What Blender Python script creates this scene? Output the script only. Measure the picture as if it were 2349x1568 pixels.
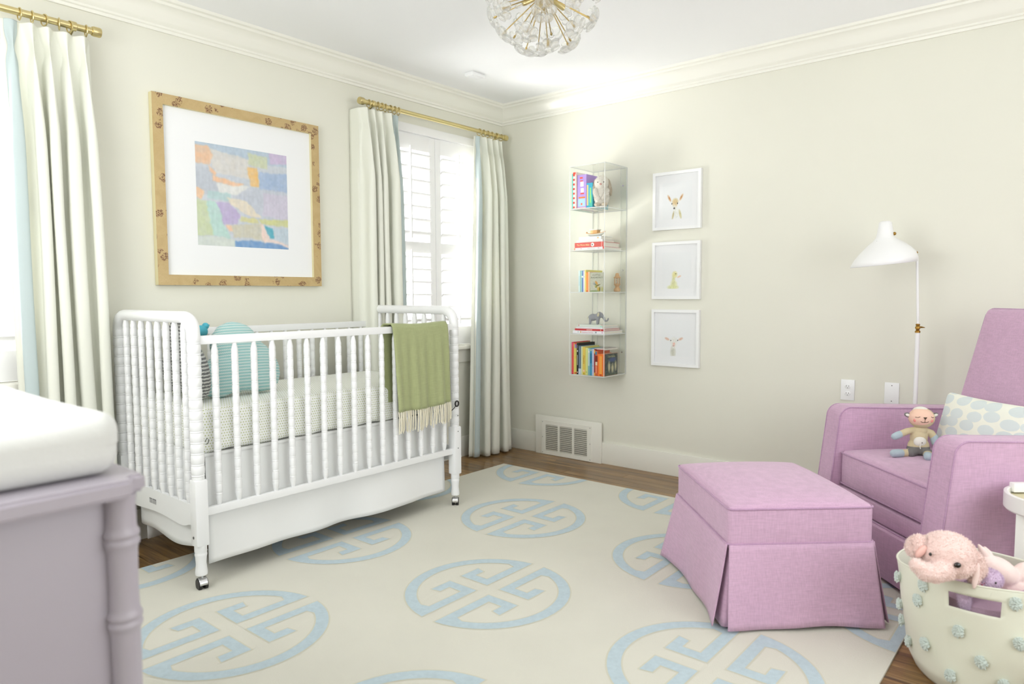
import bpy, bmesh, math, random
import numpy as np
from mathutils import Vector, Matrix, Euler, geometry
random.seed(7)
SC = bpy.context.scene
for o in list(bpy.data.objects): bpy.data.objects.remove(o)
COL = SC.collection
PI = math.pi

# ------------------------------------------------------------------ camera
FPX = 1610.03
CAMP = Vector((-4.19065, -3.59591, 1.2))
yaw, pitch, roll = math.radians(39.897), math.radians(3.893), math.radians(-0.2205)
cf = Vector((math.cos(yaw)*math.cos(pitch), math.sin(yaw)*math.cos(pitch), -math.sin(pitch)))
cr = Vector((math.sin(yaw), -math.cos(yaw), 0)); cu = cr.cross(cf)
cr2 = cr*math.cos(roll) + cu*math.sin(roll); cu2 = -cr*math.sin(roll) + cu*math.cos(roll)
cd = bpy.data.cameras.new('camera'); cam = bpy.data.objects.new('camera', cd); COL.objects.link(cam)
M = Matrix.Identity(4)
for i, v in enumerate((cr2, cu2, -cf)):
    for k in range(3): M[k][i] = v[k]
M.translation = CAMP
cam.matrix_world = M
cd.sensor_width = 36; cd.lens = FPX/2349*36; cd.clip_start = .02
cd.dof.use_dof = True; cd.dof.focus_distance = 3.5; cd.dof.aperture_fstop = 2.8
SC.camera = cam
SC.cycles.transparent_max_bounces = 24

# ------------------------------------------------------------------ view, sky, daylight
SC.view_settings.view_transform = 'Standard'; SC.view_settings.look = 'None'
SC.view_settings.gamma = 1; SC.view_settings.use_curve_mapping = False
SC.view_settings.exposure = 0.34
W = bpy.data.worlds.new('overcast_sky'); SC.world = W; W.use_nodes = True
bg = W.node_tree.nodes['Background']
bg.inputs[0].default_value = (.95, .98, 1, 1); bg.inputs[1].default_value = 2.0
def area(name, loc, rot, sx, sy, power, color=(1, 1, 1), spread=180):
    l = bpy.data.lights.new(name, 'AREA'); l.shape = 'RECTANGLE'; l.size = sx; l.size_y = sy
    l.energy = power; l.color = color; l.spread = math.radians(spread)
    o = bpy.data.objects.new(name, l); o.location = loc; o.rotation_euler = rot; COL.objects.link(o)
    return o
# daylight outside the two shuttered windows (local -Z is the light direction)
area('daylight_window_right', (-1.45, 1.0, 1.15), Vector((-1.2, 1.9, -.75)).to_track_quat('Z', 'Y').to_euler(), 1.9, 2.2, 200, (1, .99, .97))
area('daylight_window_left', (-4.1, 1.0, 1.15), Vector((-.8, 1.9, -.75)).to_track_quat('Z', 'Y').to_euler(), 1.9, 2.2, 150, (1, .99, .97))
# added fill light outside an unseen opening in the wall behind the camera
area('rear_fill_light', (-2.75, -4.85, 1.3), (math.radians(114), 0, math.radians(8)), 2.2, 1.4, 12, (1, .99, .97))
# added fill light outside an unseen opening in the left wall
area('side_fill_light', (-4.6, -1.75, 1.62), (0, math.radians(-99), 0), 1.3, 1.6, 24, (1, 1, 1))
# sunlight thrown back up from the pavement outside, passing between the slats onto the right wall
area('sunlit_pavement', (-2.6, 2.2, .2), (Vector((-2.6, 2.2, .2))-Vector((0, -1.3, 1.9))).to_track_quat('Z', 'Y').to_euler(), .85, .85, 26, (1, .98, .95), 80)

# ------------------------------------------------------------------ helpers
def s2l(c):
    if isinstance(c, str):
        c = [int(c[i:i+2], 16)/255 for i in (0, 2, 4)]
    elif max(c) > 1: c = [v/255 for v in c]
    return tuple((v/12.92 if v <= .04045 else ((v+.055)/1.055)**2.4) for v in c[:3])
MATS = {}
class NT:
    def __init__(s, m): s.t = m.node_tree; s.t.nodes.clear()
    def n(s, typ, ins=None, **kw):
        nd = s.t.nodes.new(typ)
        for k, v in kw.items(): setattr(nd, k, v)
        for k, v in (ins or {}).items():
            if isinstance(v, bpy.types.NodeSocket): s.t.links.new(v, nd.inputs[k])
            else: nd.inputs[k].default_value = v
        return nd
    def math(s, op, a, b=None, c=None):
        ins = {0: a}
        if b is not None: ins[1] = b
        if c is not None: ins[2] = c
        return s.n('ShaderNodeMath', ins, operation=op).outputs[0]
    def mix(s, f, a, b):
        nd = s.t.nodes.new('ShaderNodeMix'); nd.data_type = 'RGBA'
        for k, v in ((0, f), (6, a), (7, b)):
            if isinstance(v, bpy.types.NodeSocket): s.t.links.new(v, nd.inputs[k])
            else: nd.inputs[k].default_value = v if k == 0 else (*v, 1)
        return nd.outputs[2]
def newmat(name):
    m = bpy.data.materials.new(name); m.use_nodes = True; MATS[name] = m
    return m, NT(m)
def mat(name, col, rough=.5, metal=0, bump=0, bscale=200, var=0, vscale=6, spec=.5, stretch=(1, 1, 1), sheen=0, trans=0, coat=0):
    if name in MATS: return MATS[name]
    m, t = newmat(name); c = s2l(col)
    tc = t.n('ShaderNodeTexCoord').outputs['Object']
    base = (*c, 1)
    if var:
        mp = t.n('ShaderNodeMapping', {'Vector': tc, 'Scale': stretch}).outputs[0]
        nz = t.n('ShaderNodeTexNoise', {'Vector': mp, 'Scale': vscale, 'Detail': 4.0}).outputs[0]
        f = t.math('MULTIPLY_ADD', nz, 2.0, -.5)
        base = t.mix(f, tuple(v*(1-var) for v in c), tuple(min(1, v*(1+var)) for v in c))
    b = t.n('ShaderNodeBsdfPrincipled', {'Base Color': base, 'Roughness': rough, 'Metallic': metal})
    b.inputs['Specular IOR Level'].default_value = spec
    b.inputs['Sheen Weight'].default_value = sheen
    b.inputs['Transmission Weight'].default_value = trans
    b.inputs['Coat Weight'].default_value = coat
    if bump:
        mp = t.n('ShaderNodeMapping', {'Vector': tc, 'Scale': stretch}).outputs[0]
        nz = t.n('ShaderNodeTexNoise', {'Vector': mp, 'Scale': bscale, 'Detail': 3.0}).outputs[0]
        bp = t.n('ShaderNodeBump', {'Height': nz, 'Strength': bump, 'Distance': .002}).outputs[0]
        t.t.links.new(bp, b.inputs['Normal'])
    o = t.n('ShaderNodeOutputMaterial'); t.t.links.new(b.outputs[0], o.inputs[0])
    return m
def attrmat(name, rough=.8, coat=0):
    if name in MATS: return MATS[name]
    m, t = newmat(name)
    a = t.n('ShaderNodeAttribute', attribute_name='print').outputs['Color']
    b = t.n('ShaderNodeBsdfPrincipled', {'Base Color': a, 'Roughness': rough, 'Coat Weight': coat})
    o = t.n('ShaderNodeOutputMaterial'); t.t.links.new(b.outputs[0], o.inputs[0])
    return m

def R3(rx=0, ry=0, rz=0): return Euler((rx, ry, rz)).to_matrix().to_4x4()
class MB:
    """collects shapes, then links them as ONE mesh object"""
    def __init__(s): s.bm = bmesh.new()
    def _xf(s, vs, mtx):
        if mtx is not None: bmesh.ops.transform(s.bm, matrix=mtx, verts=vs)
    def box(s, lo, hi, bevel=0, seg=2, mtx=None, mi=0):
        c = [(a+b)/2 for a, b in zip(lo, hi)]; d = [abs(b-a) for a, b in zip(lo, hi)]
        r = bmesh.ops.create_cube(s.bm, size=1, matrix=Matrix.Translation(c) @ Matrix.Diagonal((*d, 1)))
        vs = r['verts']
        for f in {f for v in vs for f in v.link_faces}: f.material_index = mi
        if bevel:
            es = list({e for v in vs for e in v.link_edges})
            r = bmesh.ops.bevel(s.bm, geom=es, offset=bevel, segments=seg, affect='EDGES', profile=.6)
            vs = list({v for f in r['faces'] for v in f.verts} | {v for v in vs if v.is_valid})
        s._xf(vs, mtx); return s
    def grid(s, P, closeu=False, closev=False, mi=0):
        """P: rows of points"""
        nu, nv = len(P), len(P[0])
        V = [[s.bm.verts.new(p) for p in row] for row in P]
        for i in range(nu if closeu else nu-1):
            for j in range(nv if closev else nv-1):
                a, b, c, d = V[i][j], V[(i+1) % nu][j], V[(i+1) % nu][(j+1) % nv], V[i][(j+1) % nv]
                try: s.bm.faces.new((a, b, c, d)).material_index = mi
                except ValueError: pass
        return V
    def tube(s, pts, r, seg=10, closed=False, cap=True, mi=0, flat=1.0):
        pts = [Vector(p) for p in pts]; n = len(pts)
        rs = r if isinstance(r, (list, tuple)) else [r]*n
        T = []
        for i in range(n):
            a = pts[(i-1) % n] if (closed or i > 0) else pts[i]
            b = pts[(i+1) % n] if (closed or i < n-1) else pts[i]
            t = (b-a); T.append(t.normalized() if t.length > 1e-9 else Vector((0, 0, 1)))
        up = Vector((0, 0, 1)) if abs(T[0].z) < .9 else Vector((1, 0, 0))
        N = (up - T[0]*up.dot(T[0])).normalized(); rows = []
        for i in range(n):
            N = (N - T[i]*N.dot(T[i])); N = N.normalized() if N.length > 1e-6 else T[i].orthogonal().normalized()
            Bn = T[i].cross(N)
            rows.append([pts[i] + (N*math.cos(2*PI*k/seg)*flat + Bn*math.sin(2*PI*k/seg))*rs[i] for k in range(seg)])
        V = s.grid(rows, closeu=closed, closev=True, mi=mi)
        if cap and not closed:
            for row, rev in ((V[0], True), (V[-1], False)):
                try: s.bm.faces.new(row[::-1] if not rev else row).material_index = mi
                except ValueError: pass
        return s
    def lathe(s, prof, seg=16, mtx=None, mi=0, cap=True):
        """prof: (r, z)"""
        rows = [[Vector((r*math.cos(2*PI*k/seg), r*math.sin(2*PI*k/seg), z)) for k in range(seg)] for r, z in prof]
        V = s.grid(rows, closev=True, mi=mi)
        if cap:
            for row, rev in ((V[0], True), (V[-1], False)):
                try: s.bm.faces.new(row[::-1] if rev else row).material_index = mi
                except ValueError: pass
        s._xf([v for r in V for v in r], mtx); return s
    def ball(s, c, r, mtx=None, u=16, v=10, mi=0):
        r = r if isinstance(r, (list, tuple)) else (r, r, r)
        m = Matrix.Translation(c) @ (mtx if mtx is not None else Matrix.Identity(4)) @ Matrix.Diagonal((*r, 1))
        q = bmesh.ops.create_uvsphere(s.bm, u_segments=u, v_segments=v, radius=1, matrix=m)
        for f in {f for v_ in q['verts'] for f in v_.link_faces}: f.material_index = mi
        return s
    def poly(s, pts2, z0, z1, mtx=None, mi=0):
        """extruded polygon in local XY from z0 to z1"""
        bot = [s.bm.verts.new((x, y, z0)) for x, y in pts2]; top = [s.bm.verts.new((x, y, z1)) for x, y in pts2]
        n = len(pts2)
        s.bm.faces.new(bot[::-1]).material_index = mi; s.bm.faces.new(top).material_index = mi
        for i in range(n): s.bm.faces.new((bot[i], bot[(i+1) % n], top[(i+1) % n], top[i])).material_index = mi
        s._xf(bot+top, mtx); return s
    def rbox(s, half, r, N=10, fn=None, mtx=None, mi=0):
        """rounded cushion block; fn(p, q) deforms (q in -1..1)"""
        r0 = min(r, min(half)*.999)
        def ax(h):
            inner = [-(h-r0)+2*(h-r0)*k/N for k in range(N+1)]
            e = [h - r0 + r0*math.tan(a*PI/4)*1.0 for a in (1/3, 2/3, 1)]
            return [-v for v in e[::-1]] + inner + e
        X, Y, Z = ax(half[0]), ax(half[1]), ax(half[2])
        cache = {}
        def vert(x, y, z):
            k = (round(x, 6), round(y, 6), round(z, 6))
            if k in cache: return cache[k]
            p = Vector((x, y, z)); q = Vector([max(-(h-r0), min(h-r0, a)) for a, h in zip(p, half)])
            d = p-q
            if d.length > 1e-9: p = q + d.normalized()*r0
            if fn: p = fn(p, Vector([a/h for a, h in zip(p, half)]))
            v = s.bm.verts.new(p); cache[k] = v; return v
        for (A, B, f) in ((X, Y, lambda a, b, w: (a, b, w*half[2])), (Y, Z, lambda a, b, w: (w*half[0], a, b)), (Z, X, lambda a, b, w: (b, w*half[1], a))):
            for w in (-1, 1):
                for i in range(len(A)-1):
                    for j in range(len(B)-1):
                        q = [vert(*f(*ab, w)) for ab in ((A[i], B[j]), (A[i+1], B[j]), (A[i+1], B[j+1]), (A[i], B[j+1]))]
                        if w < 0: q = q[::-1]
                        try: s.bm.faces.new(q).material_index = mi
                        except ValueError: pass
        s._xf(list(cache.values()), mtx); return s
    def build(s, name, mats, parent=None, smooth=True, angle=38, loc=None, normals=True, solid=0):
        me = bpy.data.meshes.new(name)
        if normals: bmesh.ops.recalc_face_normals(s.bm, faces=s.bm.faces)
        if smooth:
            a = math.radians(angle)
            for f in s.bm.faces: f.smooth = True
            for e in s.bm.edges:
                if len(e.link_faces) == 2 and e.calc_face_angle(0) > a: e.smooth = False
        s.bm.to_mesh(me); s.bm.free()
        for m in (mats if isinstance(mats, (list, tuple)) else [mats]): me.materials.append(m)
        o = bpy.data.objects.new(name, me); COL.objects.link(o)
        if parent: o.parent = parent
        if loc: o.location = loc
        if solid:
            md = o.modifiers.new('thickness', 'SOLIDIFY'); md.thickness = solid; md.offset = 0
        return o
def tag(o, label=None, cat=None, group=None, kind=None):
    if label: o['label'] = label
    if cat: o['category'] = cat
    if group: o['group'] = group
    if kind: o['kind'] = kind
    return o
def empty(name, loc=(0, 0, 0), rz=0, label=None, cat=None, group=None, kind=None, rot=None):
    o = bpy.data.objects.new(name, None); o.empty_display_size = .05; COL.objects.link(o)
    o.location = loc; o.rotation_euler = rot if rot else (0, 0, rz)
    return tag(o, label, cat, group, kind)
def copy_tree(o, parent=None):
    c = o.copy(); COL.objects.link(c)
    if parent: c.parent = parent
    for ch in list(o.children): copy_tree(ch, c)
    return c
def dup(o, parent=None, loc=None, rot=None):
    c = copy_tree(o, parent if parent else None)
    if loc is not None: c.location = loc
    if rot is not None: c.rotation_euler = rot
    return c
def print_panel(name, w, h, nx, ny, fn, m, parent, mtx):
    """flat printed picture: colour from fn(u,v arrays) -> (ny,nx,3) sRGB 0..1, local XY plane, +Z is the front"""
    u, v = np.meshgrid((np.arange(nx)+.5)/nx, (np.arange(ny)+.5)/ny)
    c = np.clip(fn(u, v), 0, 1); lin = np.where(c <= .04045, c/12.92, ((c+.055)/1.055)**2.4)
    xs, ys = np.meshgrid(np.linspace(-w/2, w/2, nx+1), np.linspace(-h/2, h/2, ny+1))
    vs = np.stack([xs.ravel(), ys.ravel(), np.zeros(xs.size)], 1)
    i = (np.arange(ny)[:, None]*(nx+1)+np.arange(nx)[None, :]).ravel()
    faces = np.stack([i, i+1, i+nx+2, i+nx+1], 1)
    me = bpy.data.meshes.new(name); me.from_pydata(vs.tolist(), [], faces.tolist())
    at = me.attributes.new('print', 'FLOAT_COLOR', 'CORNER')
    rgba = np.ones((nx*ny, 4, 4), np.float32); rgba[:, :, :3] = lin.reshape(-1, 1, 3)
    at.data.foreach_set('color', rgba.ravel())
    me.materials.append(m); me.transform(mtx)
    o = bpy.data.objects.new(name, me); COL.objects.link(o); o.parent = parent
    return o
def lettering(txt, size, m, parent, mtx, name='lettering', depth=.0003, align='CENTER', squeeze=1):
    cu_ = bpy.data.curves.new('t', 'FONT'); cu_.body = txt; cu_.size = size; cu_.align_x = align; cu_.align_y = 'CENTER'; cu_.extrude = depth
    cu_.resolution_u = 3
    to = bpy.data.objects.new('t', cu_); me = bpy.data.meshes.new_from_object(to)
    bpy.data.objects.remove(to); bpy.data.curves.remove(cu_)
    me.name = name; me.transform(mtx @ Matrix.Diagonal((squeeze, 1, 1, 1))); me.materials.clear(); me.materials.append(m)
    o = bpy.data.objects.new(name, me); COL.objects.link(o); o.parent = parent
    return o
def frame_mtx(o, x, y):
    """matrix whose local X->x, Y->y, Z->x cross y at origin o"""
    x = Vector(x).normalized(); y = Vector(y).normalized(); z = x.cross(y)
    m = Matrix.Identity(4)
    for i, v in enumerate((x, y, z)):
        for k in range(3): m[k][i] = v[k]
    m.translation = Vector(o); return m

# ------------------------------------------------------------------ materials
WALLC = (229, 228, 215)
m_wall = mat('painted_cream_wall', WALLC, .75, var=.012, vscale=1.5, bump=.05, bscale=300)
m_ceil = mat('white_ceiling_paint', (250, 251, 252), .8)
m_trim = mat('trim_paint', (240, 239, 229), .35)
m_white = mat('white_lacquer', (243, 244, 244), .28)
m_shut = mat('shutter_paint', (246, 246, 246), .35)
m_brass = mat('brushed_brass', (214, 198, 146), .3, metal=1, bump=.1, bscale=400, stretch=(1, 1, 1))
m_brassd = mat('aged_brass', (166, 128, 62), .3, metal=1)
m_wood = None
def wood_mat(name, c1, c2, c3, scale=1.0):
    m, t = newmat(name)
    tc = t.n('ShaderNodeTexCoord').outputs['Object']
    oi = t.n('ShaderNodeObjectInfo').outputs['Random']
    off = t.n('ShaderNodeCombineXYZ', {0: t.math('MULTIPLY', oi, 9.0), 1: t.math('MULTIPLY', oi, 31.0), 2: oi}).outputs[0]
    p = t.n('ShaderNodeVectorMath', {0: tc, 1: off}, operation='ADD').outputs[0]
    mp = t.n('ShaderNodeMapping', {'Vector': p, 'Scale': (34*scale, 2.2*scale, 10*scale)}).outputs[0]
    n1 = t.n('ShaderNodeTexNoise', {'Vector': mp, 'Scale': 1.0, 'Detail': 8.0, 'Roughness': .65, 'Distortion': .6}).outputs[0]
    mp2 = t.n('ShaderNodeMapping', {'Vector': p, 'Scale': (160*scale, 5*scale, 20*scale)}).outputs[0]
    n2 = t.n('ShaderNodeTexNoise', {'Vector': mp2, 'Scale': 1.0, 'Detail': 3.0}).outputs[0]
    cr_ = t.n('ShaderNodeValToRGB', {'Fac': n1}); e = cr_.color_ramp.elements
    e[0].position = .32; e[0].color = (*s2l(c1), 1); e[1].position = .68; e[1].color = (*s2l(c3), 1)
    k = e.new(.5); k.color = (*s2l(c2), 1)
    g = t.math('MULTIPLY_ADD', n2, 1.6, -.45)
    col = t.mix(t.math('MULTIPLY', g, .55), (0, 0, 0), (0, 0, 0))
    br = t.math('MULTIPLY_ADD', oi, .45, .75)
    dk = t.n('ShaderNodeHueSaturation', {'Color': cr_.outputs[0], 'Value': t.math('MULTIPLY', br, t.math('MULTIPLY_ADD', n2, .6, .7))}).outputs[0]
    b = t.n('ShaderNodeBsdfPrincipled', {'Base Color': dk, 'Roughness': .32, 'Coat Weight': .25, 'Coat Roughness': .2})
    bp = t.n('ShaderNodeBump', {'Height': n2, 'Strength': .06, 'Distance': .001}).outputs[0]
    t.t.links.new(bp, b.inputs['Normal'])
    o = t.n('ShaderNodeOutputMaterial'); t.t.links.new(b.outputs[0], o.inputs[0])
    return m
m_floor = wood_mat('oak_floor', (84, 58, 28), (136, 102, 58), (172, 136, 84))

def linen(name, col, var=.10):
    m, t = newmat(name); c = s2l(col)
    tc = t.n('ShaderNodeTexCoord').outputs['Object']
    def nz(sc, scale, det=2.0):
        mp = t.n('ShaderNodeMapping', {'Vector': tc, 'Scale': sc}).outputs[0]
        return t.n('ShaderNodeTexNoise', {'Vector': mp, 'Scale': scale, 'Detail': det}).outputs[0]
    a = nz((1, 1, .08), 260); b_ = nz((.10, .10, 1), 260); g = nz((1, 1, 1), 2.2, 3.0)
    w = t.math('ADD', t.math('MULTIPLY_ADD', a, 1.5, -.75), t.math('MULTIPLY_ADD', b_, 1.5, -.75))
    f = t.math('ADD', t.math('ADD', w, .5), t.math('MULTIPLY_ADD', g, .8, -.4))
    base = t.mix(f, tuple(v*(1-var) for v in c), tuple(min(1, v*(1+var)) for v in c))
    b = t.n('ShaderNodeBsdfPrincipled', {'Base Color': base, 'Roughness': .85, 'Sheen Weight': .25})
    b.inputs['Specular IOR Level'].default_value = .2
    bp = t.n('ShaderNodeBump', {'Height': w, 'Strength': .25, 'Distance': .0008}).outputs[0]
    t.t.links.new(bp, b.inputs['Normal'])
    o = t.n('ShaderNodeOutputMaterial'); t.t.links.new(b.outputs[0], o.inputs[0])
    return m
m_lav = linen('lavender_linen', (207, 171, 197))
m_lavp = linen('lavender_piping', (186, 150, 180))
m_curt = mat('ivory_curtain_linen', (248, 249, 238), .85, bump=.15, bscale=500, spec=.2)
# a little daylight comes through the cloth
def translucent(m, amt, col):
    t = m.node_tree; out = [n for n in t.nodes if n.type == 'OUTPUT_MATERIAL'][0]
    src = out.inputs[0].links[0].from_socket
    tr = t.nodes.new('ShaderNodeBsdfTranslucent'); tr.inputs[0].default_value = (*s2l(col), 1)
    mx = t.nodes.new('ShaderNodeMixShader'); mx.inputs[0].default_value = amt
    t.links.new(src, mx.inputs[1]); t.links.new(tr.outputs[0], mx.inputs[2]); t.links.new(mx.outputs[0], out.inputs[0])
translucent(m_curt, .15, (246, 246, 232))
m_tape = mat('blue_grey_tape', (206, 220, 220), .6, bump=.2, bscale=600)
translucent(m_tape, .15, (200, 214, 212))
m_glass, t = newmat('window_glass')
lw = t.n('ShaderNodeLayerWeight', {'Blend': .12}).outputs['Fresnel']
g1 = t.n('ShaderNodeBsdfGlossy', {'Roughness': .0}).outputs[0]; g2 = t.n('ShaderNodeBsdfTransparent').outputs[0]
mx = t.n('ShaderNodeMixShader', {0: t.math('MULTIPLY', lw, .6), 1: g2, 2: g1}).outputs[0]
o = t.n('ShaderNodeOutputMaterial', {0: mx})
def clearmat(name, tint, gloss, rough=.0, blend=.25, base=.0):
    m, t = newmat(name)
    lw = t.n('ShaderNodeLayerWeight', {'Blend': blend}).outputs['Fresnel']
    g1 = t.n('ShaderNodeBsdfGlossy', {'Roughness': rough}).outputs[0]
    g2 = t.n('ShaderNodeBsdfTransparent', {'Color': (*tint, 1)}).outputs[0]
    mx = t.n('ShaderNodeMixShader', {0: t.math('MULTIPLY_ADD', lw, gloss, base), 1: g2, 2: g1}).outputs[0]
    t.n('ShaderNodeOutputMaterial', {0: mx}); return m
m_acryl = clearmat('clear_acrylic', (.985, .99, .985), .35, blend=.12)
m_acedge, t = newmat('polished_edge_painted_light')
d = t.n('ShaderNodeBsdfDiffuse', {'Color': (.86, .88, .86, 1)}).outputs[0]  # white colour stands in for light carried through the sheet to its edges
g2 = t.n('ShaderNodeBsdfTransparent', {'Color': (.93, .94, .93, 1)}).outputs[0]
g3 = t.n('ShaderNodeBsdfGlossy', {'Roughness': .05}).outputs[0]
mx = t.n('ShaderNodeMixShader', {0: .7, 1: g2, 2: d}).outputs[0]
mx = t.n('ShaderNodeMixShader', {0: .15, 1: mx, 2: g3}).outputs[0]
t.n('ShaderNodeOutputMaterial', {0: mx})
m_print = attrmat('printed_paper', .8)
m_paint = attrmat('painted_canvas', .7)
m_matb = mat('white_mat_board', (240, 241, 242), .85)
m_black = mat('black_plastic', (28, 27, 26), .4)
m_dark = mat('dark_slot', (84, 80, 66), .9)
m_chrome = mat('chrome', (225, 225, 228), .15, metal=1)

# ================================================================== ROOM
XL, YF, H = -4.42, -4.75, 2.625      # left wall, wall behind camera, ceiling height
fl = empty('floor', kind='structure')
sub = MB().box((XL-.1, YF-.1, -.08), (.1, .12, -.019)).build('subfloor', mat('subfloor_dark', (52, 32, 18), .8), fl)
PW = .082; L_ = 1.62; base_planks = {}
ncol = int(math.ceil(-XL/PW))
for i in range(ncol):
    x1 = -i*PW; x0 = max(x1-PW, XL)
    off = (i*.617) % 1*L_
    y = .0+off
    while y > YF:
        ya, yb = max(y-L_, YF), min(y, 0)
        if yb-ya > .03:
            key = round(yb-ya, 2)
            if key not in base_planks:
                o = MB().box((-PW/2+.0006, -(yb-ya)/2+.0006, -.018), (PW/2-.0006, (yb-ya)/2-.0006, 0), bevel=.0009, seg=1).build('plank', m_floor, fl)
                base_planks[key] = o
            else:
                o = base_planks[key].copy(); COL.objects.link(o); o.parent = fl
            o.location = ((x0+x1)/2, (ya+yb)/2, 0)
        y -= L_

MB().box((XL-.1, YF-.1, H), (.1, .12, H+.1)).build('ceiling', m_ceil)['kind'] = 'structure'
# window wall (back) with two openings
WIN = [(-1.19, -.25), (-4.08, -3.14)]; WZ0, WZ1 = .83, 2.31
def window_wall():
    mb = MB(); xs = [XL-.1, -4.08, -3.14, -1.19, -.25, .1]; T = .16
    mb.box((xs[0], 0, -.02), (xs[5], T, WZ0)); mb.box((xs[0], 0, WZ1), (xs[5], T, H))
    for a, b in ((0, 1), (2, 3), (4, 5)): mb.box((xs[a], 0, WZ0), (xs[b], T, WZ1))
    o = mb.build('wall_back', m_wall, smooth=False); o['kind'] = 'structure'
window_wall()
MB().box((0, YF-.1, -.02), (.1, 0, H)).build('wall_right', m_wall, smooth=False)['kind'] = 'structure'
mb = MB()
mb.box((XL-.1, YF-.1, -.02), (XL, 0, .95)); mb.box((XL-.1, YF-.1, 2.3), (XL, 0, H)); mb.box((XL-.1, YF-.1, .95), (XL, -2.6, 2.3)); mb.box((XL-.1, -.9, .95), (XL, 0, 2.3))  # opening above the dresser put in to admit the side fill light
mb.build('wall_left', m_wall, smooth=False)['kind'] = 'structure'
mb = MB()
mb.box((XL, YF-.1, -.02), (0, YF, .75)); mb.box((XL, YF-.1, 2.3), (0, YF, H)); mb.box((XL, YF-.1, .75), (-3.75, YF, 2.3)); mb.box((-.65, YF-.1, .75), (0, YF, 2.3))  # wide unseen opening put in to admit the rear fill light
mb.build('wall_front', m_wall, smooth=False)['kind'] = 'structure'

# crown moulding profile (distance from wall, drop from ceiling) on the two walls in view
CP = [(0, .135), (.012, .135), (.014, .122), (.022, .118), (.022, .108), (.034, .098), (.04, .09), (.05, .06), (.072, .036), (.088, .03), (.09, .018), (.104, .014), (.106, .0), (0, 0)]
def crown(name, a, b, n):
    mb = MB(); rows = []
    for p, sgn in ((Vector(a), 1), (Vector(b), -1)):
        d = (Vector(b)-Vector(a)).normalized()
        rows.append([p + Vector(n)*q + d*sgn*q + Vector((0, 0, -z)) for q, z in CP])
    mb.grid(rows, closev=True); o = mb.build(name, m_trim, angle=33); o['kind'] = 'structure'
crown('trim_1', (XL, 0, H), (0, 0, H), (0, -1, 0))
crown('trim_2', (0, 0, H), (0, YF, H), (-1, 0, 0))
# baseboards
def baseb(name, lo, hi, bev=.004):
    o = MB().box(lo, hi, bevel=bev).build(name, m_trim); o['kind'] = 'structure'; return o
baseb('baseboard_back', (XL, -.018, 0), (0, 0, .152))
baseb('baseboard_right', (-.018, YF, 0), (0, -.018, .152))
baseb('baseboard_left', (XL, YF, 0), (XL+.018, -.018, .152))
baseb('trim_3', (-.034, -.936, 0), (-.0185, -.35, .292))

# windows with plantation shutters
def build_window(n, x0, x1, back=False):
    w = empty('window_%d' % n, ((x0+x1)/2, 0, WZ0), kind='structure')
    hw = (x1-x0)/2; hz = WZ1-WZ0
    mb = MB()
    for a, b in (((-hw, .06, 0), (-hw+.045, .13, hz)), ((hw-.045, .06, 0), (hw, .13, hz)), ((-hw, .06, 0), (hw, .13, .05)), ((-hw, .06, hz-.05), (hw, .13, hz)), ((-hw, .07, hz/2-.02), (hw, .115, hz/2+.02))): mb.box(a, b)
    mb.build('window_sash', m_shut, w, smooth=False)
    MB().box((-hw+.045, .092, .05), (hw-.045, .096, hz/2-.02)).build('pane', m_glass, w, smooth=False)
    MB().box((-hw+.045, .092, hz/2+.02), (hw-.045, .096, hz-.05)).build('pane', m_glass, w, smooth=False)
    # casing, sill and apron
    MB().box((-hw-.085, -.02, -.0), (-hw+.012, 0, hz-.0), bevel=.004).build('casing', m_trim, w)
    MB().box((hw-.012, -.02, 0), (hw+.085, 0, hz-.0), bevel=.004).build('casing', m_trim, w)
    MB().box((-hw-.02, -.0185, hz-.028), (hw+.02, 0.06, hz+.028), bevel=.004).build('window_head', m_shut, w)
    MB().box((-hw-.13, -.062, -.03), (hw+.13, .06, 0), bevel=.008, seg=3).build('sill', m_trim, w)
    MB().box((-hw-.1, -.02, -.125), (hw+.1, 0, -.031), bevel=.003).build('apron', m_trim, w)
    # two shutter panels
    pw = hw-.014
    st = .052; rails = ((.0, .135), (.65, .73), (1.34, 1.452))
    first = None
    for sgn in (-1, 1):
        mbp = MB(); a, b = (-pw, -.002) if sgn < 0 else (.002, pw)
        for u, v in ((a, a+st), (b-st, b)): mbp.box((u, .0, .004), (v, .03, 1.45), bevel=.002)
        for r0, r1 in rails: mbp.box((a+st-.002, .001, r0+.004), (b-st+.002, .029, r1), bevel=.002)
        # slat bays: notch blocks along the stiles
        pn = mbp.build('shutter_panel', m_shut, w)
        for (z0, z1, nl) in ((.135, .65, 6), (.73, 1.34, 7)):
            pitch_ = (z1-z0)/nl
            for k in range(nl):
                zc = z0+pitch_*(k+.5)
                if first is None:
                    L = (b-st)-(a+st)-.004
                    prof = [(.0435, -.004), (.0435, .004), (.041, .0058), (0, .0064), (-.041, .0058), (-.0435, .004), (-.0435, -.004), (-.041, -.0058), (0, -.0064), (.041, -.0058)]
                    lm = MB().poly(prof, -L/2, L/2, mtx=R3(0, PI/2, 0))
                    first = lm.build('louver', m_shut, pn)
                    # profile long axis along local Z after the turn -> tilt so the room edge hangs low
                    first.data.transform(R3(math.radians(90-33), 0, 0))
                    lo = first
                else:
                    lo = first.copy(); COL.objects.link(lo); lo.parent = pn
                lo.location = ((a+b)/2, .02, zc)
            mbr = MB().box((-.005, -.011, -(z1-z0)/2+.02), (.005, 0, (z1-z0)/2-.005+.03), bevel=.001)
            rod = mbr.build('tilt_rod', m_shut, pn); rod.location = ((a+b)/2-.02, -.022, (z0+z1)/2)
    return w
build_window(1, *WIN[0]); build_window(2, *WIN[1])

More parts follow.
